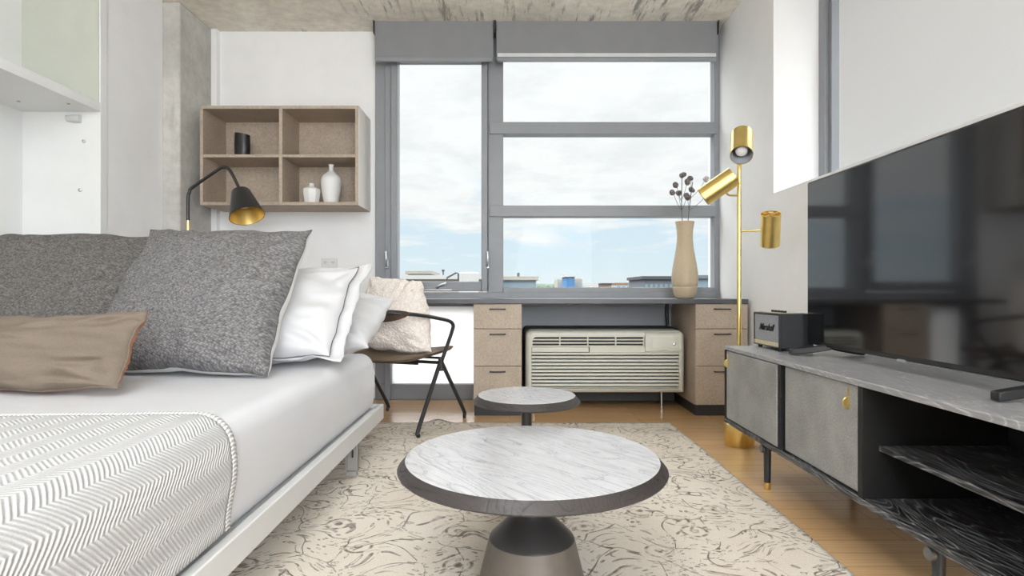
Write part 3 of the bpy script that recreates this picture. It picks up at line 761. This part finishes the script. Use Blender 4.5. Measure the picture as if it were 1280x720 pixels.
for (x, y) in ((PX0 + .02, PY0 + .03), (PX0 + .02, PY1 - .03), (PX1 - .02, PY0 + .03), (PX1 - .02, PY1 - .03)):
    MB().lathe([(.009, 0), (.011, .013)], (x, y, SZ1 + .0003), 14).build('foot', 'black', spk)
tx = bpy.data.curves.new('lettering', 'FONT'); tx.body = 'Marshall'; tx.size = .042; tx.extrude = .0015; tx.shear = .55; tx.align_x = 'CENTER'; tx.align_y = 'CENTER'; tx.offset = .0008
to = bpy.data.objects.new('lettering', tx); COL.objects.link(to); to.parent = spk
to.location = Vector((PX0 + .002, (PY0 + PY1) / 2, PZ0 + .085)) - Vector(spk.location); to.rotation_euler = (PI / 2, 0, -PI / 2)
tx.materials.append(M['black'])
bpy.context.view_layer.update()
lm = bpy.data.meshes.new_from_object(to.evaluated_get(bpy.context.evaluated_depsgraph_get()))
lo_ = bpy.data.objects.new('logo', lm); COL.objects.link(lo_); lo_.parent = spk; lo_.location = to.location; lo_.rotation_euler = to.rotation_euler
if not lm.materials: lm.materials.append(M['black'])
bpy.data.objects.remove(to)

# ------------------------------------------------------------------ bed
BX0, BX1, BY0, BY1 = -2.33, -.662, .40, 3.03
bed = thing('bed_frame', 'low white metal bed frame carrying the mattress', 'bed', (-1.5, 1.7, 0))
m = MB().box(BX1 - .03, BX1, BY0, BY1, .147, .224).box(BX0, BX0 + .03, BY0, BY1, .147, .224)
m.box(BX0 + .03, BX1 - .03, BY1 - .03, BY1, .147, .224).box(BX0 + .03, BX1 - .03, BY0, BY0 + .03, .147, .224)
m.build('rail', 'bed_frame', bed, bevel=.004)
box(BX0 + .03, BX1 - .03, BY0 + .03, BY1 - .03, .185, .208).build('platform', 'bed_frame', bed)
for (x, y) in ((-.690, 2.53), (-.690, .8), (-2.2, 2.53), (-2.2, .8)):
    q = MB().box(x - .026, x + .026, y - .006, y + .006, .03, .19).box(x - .026, x - .02, y - .02, y + .006, .03, .19).box(x + .02, x + .026, y - .02, y + .006, .03, .19)
    q.poly_prism([(-.026, .03), (.026, .03), (.02, .022), (.026, .012), (.026, .010), (-.026, .010), (-.026, .012), (-.02, .022)], lambda p, d: (x + p[0], d, p[1]), y - .02, y + .006)
    lg = q.build('leg', 'leg_metal', bed, bevel=.001)
    box(x + .002, x + .006, y - .0205, y - .006, .09, .125).build('slot', 'black', lg)
MX0, MX1, MY0, MY1, MZ0, MZ1 = -2.30, -.692, .43, 2.985, .209, .50
def mat_profile(r=.075, n=8):
    # closed cross-section in XZ of the sheeted mattress, foot side at right
    pts = []
    for k in range(n + 1):
        a = PI / 2 * k / n; pts.append((MX1 - r + r * math.sin(a), MZ1 - r + r * math.cos(a)))
    pts += [(MX1 + .006, .40), (MX1 + .007, .34), (MX1 + .004, .28), (MX1 - .006, .235), (MX1 - .03, MZ0)]
    left = [(MX0 + .03, MZ0), (MX0, .25), (MX0, MZ1 - .06), (MX0 + .02, MZ1 - .02), (MX0 + .06, MZ1)]
    return pts + left + [(MX0 + .06 + (MX1 - .075 - MX0 - .06) * k / 14, MZ1) for k in range(1, 14)]
def wob(p, amp):
    return noise.noise(Vector(p) * 3.1) * amp + noise.noise(Vector((p[0] * 1.5, p[1] * 8, p[2] * 4))) * amp * .35
m = MB(); prf = mat_profile(); rings = []; cxm = (MX0 + MX1) / 2; czm = .35
ys = [(MY0, .90), (MY0 + .02, .97), (MY0 + .06, .995)] + [(MY0 + .09 + (MY1 - MY0 - .18) * k / 46, 1) for k in range(47)] + [(MY1 - .05, .992), (MY1 - .018, .972), (MY1, .93)]
for (y, sc_) in ys:
    ring = []
    for (x, z) in prf:
        X = cxm + (x - cxm) * (1 - (1 - sc_) * .35); Z = czm + (z - czm) * sc_ if z > czm else z
        a = .0 if z < .24 else .007
        ring.append((X + (wob((X, y, z), a) if z < .47 else 0), y, Z + (wob((X, y, z), .005) if z > .47 else 0)))
    rings.append(ring)
m.ring_surface(rings)
mt = m.build('mattress', 'sheet', org=(-1.5, 1.7, MZ0), ang=80)
tag(mt, 'thick mattress under a smooth white fitted sheet', 'mattress')

# herringbone blanket over the near end, hanging over the right side
path = []
for k in range(30): path.append((-2.25 + (MX1 - .08 + 2.25) * k / 29, MZ1 + .012))
r = .088
for k in range(1, 13):
    a = PI / 2 * k / 12; path.append((MX1 - .08 + r * math.sin(a) + .004, MZ1 - .076 + r * math.cos(a)))
for k in range(1, 12): path.append((MX1 + .014 + .004 * math.sin(k * .5), MZ1 - .076 - .183 * k / 11))
acc = [0]
for i in range(1, len(path)): acc.append(acc[-1] + math.dist(path[i], path[i - 1]))
def blanket_pt(i, y):
    x, z = path[i]; w_ = noise.noise(Vector((x * 4, y * 4, z * 4)))
    down = max(0, (MZ1 - .03 - z) / .25)
    return (x + w_ * .006 * down + .012 * down * max(0, math.sin(y * 9)) * .4, y, z + .005 * max(0, w_ + .3) * (1 if z > .45 else .2))
def edge_y(i):
    return 1.425 + .008 * math.sin(acc[i] * 6) - .02 * max(0, (acc[i] - acc[41]) / .25)
bm_ = MB(); uvs = []; ny = 64
for i in range(len(path)):
    for j in range(ny + 1):
        y = .415 + (edge_y(i) - .02 - .415) * j / ny
        bm_.v.append(blanket_pt(i, y)); uvs.append((acc[i], y))
for i in range(len(path) - 1):
    for j in range(ny):
        a = i * (ny + 1) + j; bm_.f.append((a, a + ny + 1, a + ny + 2, a + 1))
bl = thing('blanket', 'white herringbone woven throw over the near end of the bed', 'blanket', (-1.4, .9, .5))
o = bm_.build('cloth', 'blanket', bl, uv=uvs, ang=180); so = o.modifiers.new('t', 'SOLIDIFY'); so.thickness = .006; so.offset = 0
hm = MB(); uvs = []
for i in range(len(path)):
    for j in range(4):
        y = edge_y(i) - .021 + .021 * j / 3; p = blanket_pt(i, y)
        lift = .002 if j in (1, 2) else 0
        hm.v.append((p[0], p[1], p[2] + lift)); uvs.append((acc[i], y))
for i in range(len(path) - 1):
    for j in range(3):
        a = i * 4 + j; hm.f.append((a, a + 4, a + 5, a + 1))
o = hm.build('hem', 'hem', bl, uv=uvs, ang=180); so = o.modifiers.new('t', 'SOLIDIFY'); so.thickness = .009; so.offset = 0

# ------------------------------------------------------------------ pillows
def pillow_pt(u, v, W, H, T, side, k=.06, seed=0, wr=.012, pw=.42, sag=0, rc=0, tp=0):
    # u, v in -1..1 ; side -1 front, +1 back
    x = W / 2 * u * (1 - k * (1 - v * v)); z = H / 2 + H / 2 * v * (1 - k * (1 - u * u)); x *= (1 - tp * v) if u > 0 else 1
    e = max(0, (1 - u * u)) * max(0, (1 - v * v)); t = T / 2 * e ** pw
    sagf = 1 - sag * v; t *= sagf
    nv = noise.noise(Vector((u * 2.2 + seed, v * 2.2, side * 2))) + .5 * noise.noise(Vector((u * 5 + seed, v * 5, side)))
    # gathers running in from the edges
    d = max(abs(u), abs(v)); gz = math.sin((v if abs(u) > abs(v) else u) * 17 + seed * 3 + nv * 2)
    cu, cv = 1 - abs(u), 1 - abs(v); cr = math.hypot(cu, cv); ph = math.atan2(cv, cu)
    fold = math.sin(ph * 9 + seed * 5 + (u > 0) * 2 + (v > 0) * 1.3) * math.exp(-((cr - .30) / .20) ** 2)
    big = noise.noise(Vector((u * 1.3 + seed * 4, v * 1.3 - seed, side * 5)))
    g = gz * max(0, d - .55) / .45 * (1 - d) * 4 * .5
    t += (nv * wr * .8 + g * wr + fold * wr * .9 + big * wr * 1.2) * min(1, e * 4)
    ex = noise.noise(Vector((u * 1.6 + seed * 2, v * 1.6, 3.3))); ez = noise.noise(Vector((u * 1.6, v * 1.6 + seed * 2, 8.1))); ey = noise.noise(Vector((u * 1.3, v * 1.3, seed * 3)))
    en = max(abs(u), abs(v)) ** 6 * .007; ex2 = noise.noise(Vector((u * 5 + seed, v * 5, 1.7))) * en; ey2 = noise.noise(Vector((u * 4, v * 4 + seed, 6.1))) * en * 2.5
    rq = 1 - rc * (u * u * v * v) ** 2
    return Vector(((x + ex * .022 + ex2) * rq, side * t + ey * .02 + ey2, H / 2 + (z - H / 2 + ez * .022 + ex2) * rq))
def pillow(name, label, cat, W, H, T, front, back, loc, lean, rz, roll=0, piping=None, front_name='front_cover', back_name='back_cover', flange=0, n=64, seed=0, k=.06, wr=.012, pw=.42, base_z=.503, group=None, sag=.15, single=False, rc=0, tp=0):
    rot = Matrix.Rotation(rz, 4, 'Z') @ Matrix.Rotation(-lean, 4, 'X') @ Matrix.Rotation(roll, 4, 'Y')
    r = thing(name, label, cat, loc, rot.to_euler(), group)
    def side(s_):
        m = MB(); uv = []
        for i in range(n + 1):
            for j in range(n + 1):
                # denser rows near the seams
                u = math.sin((i / n * 2 - 1) * PI / 2); v = math.sin((j / n * 2 - 1) * PI / 2)
                m.v.append(tuple(pillow_pt(u, v, W, H, T, s_, k, seed, wr, pw, sag, rc, tp))); uv.append((u * W / 2, v * H / 2))
        for i in range(n):
            for j in range(n):
                a = i * (n + 1) + j; m.f.append((a, a + n + 1, a + n + 2, a + 1))
        return m, uv
    mf, uf = side(-1); mb, ub = side(1)
    lo = min((rot @ Vector(p)).z for p in mf.v + mb.v)
    r.location = (loc[0], loc[1], base_z - lo)
    if single:
        nn = len(mf.v); mf.v += mb.v; mf.f += [tuple(reversed([i + nn for i in f_])) for f_ in mb.f]
        o = mf.build(front_name, front, r, uv=uf + ub, ang=180, local=True)
    else:
        mf.build(front_name, front, r, uv=uf, ang=180, local=True); mb.build(back_name, back, r, uv=ub, ang=180, local=True)
    per = []
    for (a, b) in ((0, 1), (1, 2), (2, 3), (3, 0)):
        cn = [(-1, -1), (1, -1), (1, 1), (-1, 1)]
        for q in range(24):
            t = q / 24; u = cn[a][0] * (1 - t) + cn[b][0] * t; v = cn[a][1] * (1 - t) + cn[b][1] * t
            per.append(pillow_pt(u, v, W, H, T, 0, k, seed, wr, pw, sag, rc, tp))
    if flange:
        m = MB(); cen = Vector((0, 0, H / 2)); rings = []
        for q, p in enumerate(per + per[:1]):
            d = p - cen; w_ = .010 * math.sin(q * .9 + seed) + .006 * math.sin(q * 2.3)
            ex = Vector((math.copysign(1, d.x) * flange * (1 if abs(d.x) > W / 2 * .86 else 0), 0, math.copysign(1, d.z) * flange * (.5 if abs(d.z) > H / 2 * .9 and abs(d.x) > W / 2 * .86 else 0.12)))
            rings.append([p + Vector((0, -.002, 0)), p + ex * .5 + Vector((0, w_ * .6 - .002, 0)), p + ex + Vector((0, w_ - .002, 0)), p + ex + Vector((0, w_ + .002, 0)), p + ex * .5 + Vector((0, w_ * .6 + .002, 0)), p + Vector((0, .002, 0))])
        m.ring_surface(rings, False, False)
        m.build('flange', front, r, ang=180, local=True)
    if piping:
        pm, pr = piping
        m = MB(); m.tube([p + Vector((0, -.004, 0)) for p in per + per[:1]], pr, 8)
        m.build('piping', pm, r, local=True)
    return r
R = math.radians
pillow('pillow', 'large square grey woven pillow leaning in front of the white pillows', 'pillow', .73, .67, .28, 'grey_weave', 'white_back', (-1.24, 2.11, .5), R(33), R(-7), piping=('piping_dark', .0022), seed=1.3, k=.055, wr=.014)
pillow('pillow', 'large grey woven pillow leaning at the left, by the cabinet', 'pillow', .78, .66, .24, 'grey_weave_warm', 'grey_weave_warm', (-1.95, 2.26, .5), R(32), R(3), piping=('piping_dark', .0022), seed=4.1, k=.06, wr=.014)
pillow('pillow', 'taupe lumbar pillow with a terracotta back in front of the grey ones', 'pillow', .95, .245, .17, 'taupe', 'terracotta', (-1.635, 1.76, .5), R(24), R(-3), roll=0, seed=2.2, k=.05, wr=.018, n=72, piping=('taupe', .003))
pillow('pillow', 'large white pillow with a flanged, dark piped edge, behind the grey pillow', 'pillow', .78, .50, .24, 'linen', 'linen', (-1.115, 2.36, .5), R(41), R(-6), piping=('piping_dark', .0022), seed=3.4, flange=.055, k=.04, wr=.02)
pillow('pillow', 'plain white pillow lying low behind the flanged white pillow', 'pillow', .78, .46, .21, 'linen', 'linen', (-1.02, 2.60, .5), R(64), R(-4), seed=5.2, k=.06, wr=.018, single=True, front_name='pillowcase')
pillow('pillow', 'plain white pillow standing behind the left grey pillow', 'pillow', .72, .46, .18, 'linen', 'linen', (-1.95, 2.62, .5), R(45), R(0), seed=6.2, k=.05, wr=.014, single=True, front_name='pillowcase')

# ------------------------------------------------------------------ reading lamp behind the bed
qx, qy = -1.898, 3.40
rl = thing('reading_lamp', 'black bent arm reading lamp with a gold lined shade behind the bed', 'lamp', (qx, qy, 0))
MB().lathe([(.13, 0), (.13, .015), (.122, .022), (.02, .026)], (qx, qy, 0), 40).build('base', 'black_satin', rl)
MB().tube([(qx, qy, .02), (qx, qy, 1.232)], .0105, 16).build('post', 'brass', rl)
MB().tube([(qx, qy, 1.23), (qx, qy, 1.36), (qx + .008, qy, 1.40), (qx + .03, qy, 1.43), (qx + .175, qy - .002, 1.53), (qx + .205, qy - .003, 1.545), (qx + .235, qy - .004, 1.54), (qx + .26, qy - .004, 1.51), (qx + .312, qy - .005, 1.405)], .0095, 14, smooth=6).build('arm', 'black_satin', rl)
ax = Vector((.36, -.30, -.88)).normalized(); c0 = Vector((qx + .312, qy - .005, 1.405))
sh = MB().lathe([(.012, -.004), (.048, 0), (.052, .006), (.098, .175), (.0965, .175), (.05, .009), (.01, .006)], c0, 44, ax).build('lamp_shade', 'black_satin', rl)
MB().lathe([(.0955, .1735), (.049, .011), (.012, .010)], c0, 44, ax, cap0=False).build('liner', 'gold_inner', sh)
MB().lathe([(.016, .01), (.016, .04), (.03, .08), (.026, .105), (.008, .115)], c0, 20, ax).build('bulb', 'bulb', sh)
MB().lathe([(.011, 0), (.011, .02), (.008, .023)], c0 + Vector((.022, 0, .004)), 14, -ax).build('switch', 'black', sh)

# ------------------------------------------------------------------ desk chair (faces the desk, seen from behind)
ch = thing('armchair', 'black tube armchair with brown seat at the desk', 'chair', (-.666, 3.5425, 0), (0, 0, -R(21.5)))
def rail_pts():
    half = [(.275, .0, .385), (.283, .06, .48), (.287, .125, .575), (.286, .135, .608), (.278, .10, .632), (.262, .0, .652), (.235, -.12, .672), (.18, -.215, .686), (.09, -.268, .692), (0, -.284, .694)]
    return half + [(-x, y, z) for (x, y, z) in reversed(half[:-1])]
MB().tube(rail_pts(), .0115, 14, smooth=6).build('arm_rail', 'dark_metal', ch, local=True)
for sx in (-1, 1):
    for sy in (-1, 1):
        lg = MB().tube([(sx * .275, sy * .0, .40), (sx * .276, sy * .02, .375), (sx * .287, sy * .275, .06), (sx * .29, sy * .288, .02), (sx * .29, sy * .288, .008 if sy < 0 else .0)], lambda t: .0135 - .003 * t, 14, smooth=5)
        if sy < 0: lg.v = [(x, y, z + .004) for x, y, z in lg.v]
        lg.build('leg', 'dark_metal', ch, local=True)
    MB().tube([(sx * .274, 0, .42), (sx * .276, 0, .34)], lambda t: .016 + .004 * math.sin(PI * t), 12).build('joint', 'dark_metal', ch, local=True)
MB().tube([(-.275, 0, .388), (.275, 0, .388)], .010, 12).tube([(-.2, .16, .395), (.2, .16, .395)], .008, 10).tube([(-.2, -.14, .395), (.2, -.14, .395)], .008, 10).build('seat_frame', 'dark_metal', ch, local=True)
m = MB()
def seat_pt(u, v, top):
    x = (u * 2 - 1); y = (v * 2 - 1); rr_ = 1 - .10 * (abs(x) ** 4) * (abs(y) ** 4)
    X = .255 * x * rr_ * (1 - .05 * y * -1); Y = .02 + .235 * y * rr_
    z = .425 + .028 * abs(x) ** 2.2 + .012 * y
    e = (max(0, 1 - abs(x) ** 6) * max(0, 1 - abs(y) ** 6)) ** .5
    return (X, Y, z + (.022 * e if top else -.022 * e))
m.grid(lambda u, v: seat_pt(u, v, True), 24, 24); m.grid(lambda u, v: seat_pt(u, v, False), 24, 24)
m.build('seat', 'leather_seat', ch, ang=180, local=True)
m = MB(); rings = []
for k in range(21):
    t = k / 20 * 2 - 1; x = .20 * t; y = -.284 + .9 * x * x ; hh = .004 + .034 * (1 - t * t) ** .6
    rings.append([(x, y + .014, .694 - hh * 1.5), (x, y + .014, .694 + hh * .45), (x * .98, y + .026, .694 + hh * .45), (x * .98, y + .026, .694 - hh * 1.5)])
m.ring_surface(rings); m.build('backrest', 'walnut', ch, bevel=.004, local=True)
pillow('pillow', 'cream boucle pillow propped on the brown chair seat', 'pillow', .47, .45, .21, 'boucle', 'boucle', (-.735, 3.46, .46), R(14), R(-21.5), seed=7.7, k=.03, wr=.014, single=True, front_name='cover', base_z=.446, roll=R(4), rc=.07, tp=.40)

# ------------------------------------------------------------------ the city outside
struct(box(-400, 400, 14, 900, -15.2, -15).build('ground', plain('city_ground', (.12, .12, .115), .9), smooth=False))
def bcol(n, c): M[n] = plain(n, tuple(q * .5 for q in c), .8, vary=.08, vscale=.3)
bcol('b_beige', sRGB(198, 190, 178)); bcol('b_pink', sRGB(205, 185, 172)); bcol('b_white', sRGB(222, 222, 220)); bcol('b_grey', sRGB(128, 134, 142))
bcol('b_glass', sRGB(150, 172, 186)); bcol('b_blue', sRGB(70, 140, 200)); bcol('b_dark', sRGB(90, 92, 96)); bcol('b_green', sRGB(96, 116, 92)); bcol('b_brick', sRGB(176, 140, 122))
def X_(u, D): return (u - 637) * D / 720
def Z_(v, D): return .82 - (v - 363) * D / 720
def bld(label, D, u0, u1, v, mat, roof=None, win=0, cat='building', depth=12, z0=-15):
    x0, x1, z = X_(u0, D), X_(u1, D), Z_(v, D)
    r = thing('building', label, cat, ((x0 + x1) / 2, D + depth / 2, z0))
    box(x0, x1, D, D + depth, z0, z).build('walls', mat, r, smooth=False)
    if roof: box(x0 - .4, x1 + .4, D - .4, D + depth, z, z + .5).build('parapet', roof, r, smooth=False)
    if win:
        k = MB()
        for i in range(win):
            a = x0 + (x1 - x0) * (i + .2) / win; k.box(a, a + (x1 - x0) * .6 / win, D - .05, D + .05, z - 2.2, z - .8)
        k.build('windows', 'b_glass', r, smooth=False)
    return r
bld('long low beige building across the narrow window pane', 70, 480, 604, 349, 'b_beige', 'b_white')
bld('pinkish block rising over the long beige roof', 96, 510, 536, 342.5, 'b_pink', 'b_beige')
t_ = thing('water_tank', 'pale round rooftop tank at the right of the narrow pane', 'tank', (X_(586, 66), 66, -15))
MB().lathe([(1.15, -15), (1.15, Z_(341.5, 66)), (.9, Z_(340.5, 66))], (X_(586, 66), 66, 0), 32).build('shell', 'b_white', t_)
p_ = thing('roof_pipe', 'bent grey pipe beside the rooftop tank', 'pipe', (X_(565, 60), 60, 1.8))
MB().tube([(X_(558, 60), 60, Z_(352, 60)), (X_(559, 60), 60, Z_(347, 60)), (X_(570, 60), 60, Z_(341, 60)), (X_(573, 60), 60, Z_(342, 60)), (X_(573, 60), 60, Z_(352, 60))], .09, 8).build('tube', 'b_dark', p_)
a_ = thing('mast', 'thin dark mast on the skyline in the narrow pane', 'mast', (X_(554, 84), 84, -15))
MB().tube([(X_(554, 84), 84, -15), (X_(554, 84), 84, Z_(338, 84))], .09, 8).box(X_(552.5, 84), X_(555.5, 84), 83.8, 84.2, Z_(339.5, 84), Z_(337, 84)).build('pole', 'b_dark', a_)
gb = bld('low beige building with glass front at the left of the wide pane', 84, 607, 670, 350, 'b_glass', 'b_beige', 5)
box(X_(646.5, 88), X_(649.5, 88), 87.8, 88.3, 2.84, Z_(341, 88)).build('chimney', 'b_dark', gb)
bld('pale stepped building left of the blue panel', 160, 697, 708, 349, 'b_beige', None, 3)
bld('building with a bright blue panel on the skyline', 145, 708, 718, 346, 'b_blue', 'b_white')
bld('pinkish building right of the blue panel', 155, 718, 728, 348.5, 'b_pink', None, 3)
bld('low white shed on the skyline right of the coloured buildings', 190, 727, 748, 354, 'b_white')
bld('small brick house among the distant trees', 220, 752, 764, 355.5, 'b_brick', 'b_dark')
bld('small white house on the skyline before the grey hall', 230, 770, 796, 355, 'b_white', 'b_brick', 4)
bld('grey flat roofed hall left of the vase', 95, 805, 842, 349, 'b_grey', 'b_dark', 6)
bld('glassy grey block seen right of the vase', 90, 868, 900, 348, 'b_glass', 'b_grey', 4)
tr = MB()
for i in range(240):
    u = 655 + 190 * i / 240; D = random.uniform(255, 340); x = X_(u, D); zt = Z_(random.uniform(354, 358.5), D); rad = random.uniform(1.6, 3.2)
    tr.lathe([(rad * math.sin(PI * a / 5) + .01, -rad * math.cos(PI * a / 5)) for a in range(6)], (x, D, zt - rad), 7)
    tr.tube([(x, D, -15), (x, D, zt - rad)], .4, 5)
tag(tr.build('treeline', 'b_green', org=(0, 280, -15)), 'band of distant dark green trees along the horizon', 'trees', kind='stuff')

# ------------------------------------------------------------------ sky, lights, camera
wd = bpy.data.worlds.new('sky'); SC.world = wd; wd.use_nodes = True; nt = wd.node_tree
bg = nt.nodes['Background']
tc = N(nt, 'ShaderNodeTexCoord'); sx = N(nt, 'ShaderNodeSeparateXYZ'); L(nt, tc.outputs['Generated'], sx.inputs[0])
zz = sx.outputs['Z']
den = math_n(nt, 'ADD', math_n(nt, 'MAXIMUM', zz, 0), .10)
cb = N(nt, 'ShaderNodeCombineXYZ'); L(nt, math_n(nt, 'DIVIDE', sx.outputs['X'], den), cb.inputs[0]); L(nt, math_n(nt, 'DIVIDE', sx.outputs['Y'], den), cb.inputs[1])
cl = noise_tex(nt, cb.outputs[0], 1.5, 7, .55, .3)
cov = math_n(nt, 'ADD', cl.outputs['Fac'], ramp(nt, zz, [(.0, 0), (.06, .03), (.105, .20), (.16, .42), (1, .42)]))
cov = ramp(nt, cov, [(.60, 0), (.80, 1)])
blue = ramp(nt, zz, [(0, (.80, .87, .90)), (.05, (.72, .85, .93)), (.16, (.66, .81, .94)), (.5, (.4, .6, .9))])
shade_n = noise_tex(nt, cb.outputs[0], 2.6, 6, .6)
cloud = ramp(nt, shade_n.outputs['Fac'], [(.36, (.87, .88, .90)), (.56, (.97, .975, .98))])
col = mixc(nt, cov, blue, cloud)
low = mixc(nt, math_n(nt, 'GREATER_THAN', zz, -.004), (.50, .50, .49), col)
L(nt, low, bg.inputs['Color'])
lum = math_n(nt, 'MULTIPLY_ADD', ramp(nt, zz, [(.15, 0), (.38, .008), (.62, 1)]), 7.0, 1.0)
L(nt, lum, bg.inputs['Strength'])

def area(name, loc, rot, sx_, sy_, e, col=(1, 1, 1)):
    l = bpy.data.lights.new(name, 'AREA'); l.shape = 'RECTANGLE'; l.size = sx_; l.size_y = sy_; l.energy = e; l.color = col
    o = bpy.data.objects.new(name, l); COL.objects.link(o); o.location = loc; o.rotation_euler = rot; return o
# unseen fill lights added behind and above the viewpoint to brighten the room
area('rear_fill', (1.0, -2.7, 1.7), (R(96), 0, R(32)), 3.0, 2.1, 320, (.855, .93, 1))
area('overhead_fill', (-1.0, -.5, 2.76), (0, R(18), 0), 1.8, 1.8, 125, (.85, .93, 1))

cam = bpy.data.cameras.new('camera'); co = bpy.data.objects.new('camera', cam); COL.objects.link(co)
co.location = (0, 0, .82); co.rotation_euler = (PI / 2, 0, 0)
cam.sensor_width = 36; cam.lens = 20.25; cam.shift_x = 3 / 1280; cam.shift_y = 3 / 1280; cam.clip_end = 2000; cam.clip_start = .02
SC.camera = co
vs = SC.view_settings; vs.view_transform = 'Standard'; vs.look = 'None'; vs.exposure = .05; vs.gamma = 1; vs.use_curve_mapping = False
try:
    SC.cycles.use_denoising = True; SC.cycles.max_bounces = 8; SC.cycles.diffuse_bounces = 5; SC.cycles.transparent_max_bounces = 12
    SC.cycles.sample_clamp_indirect = 6
except Exception: pass
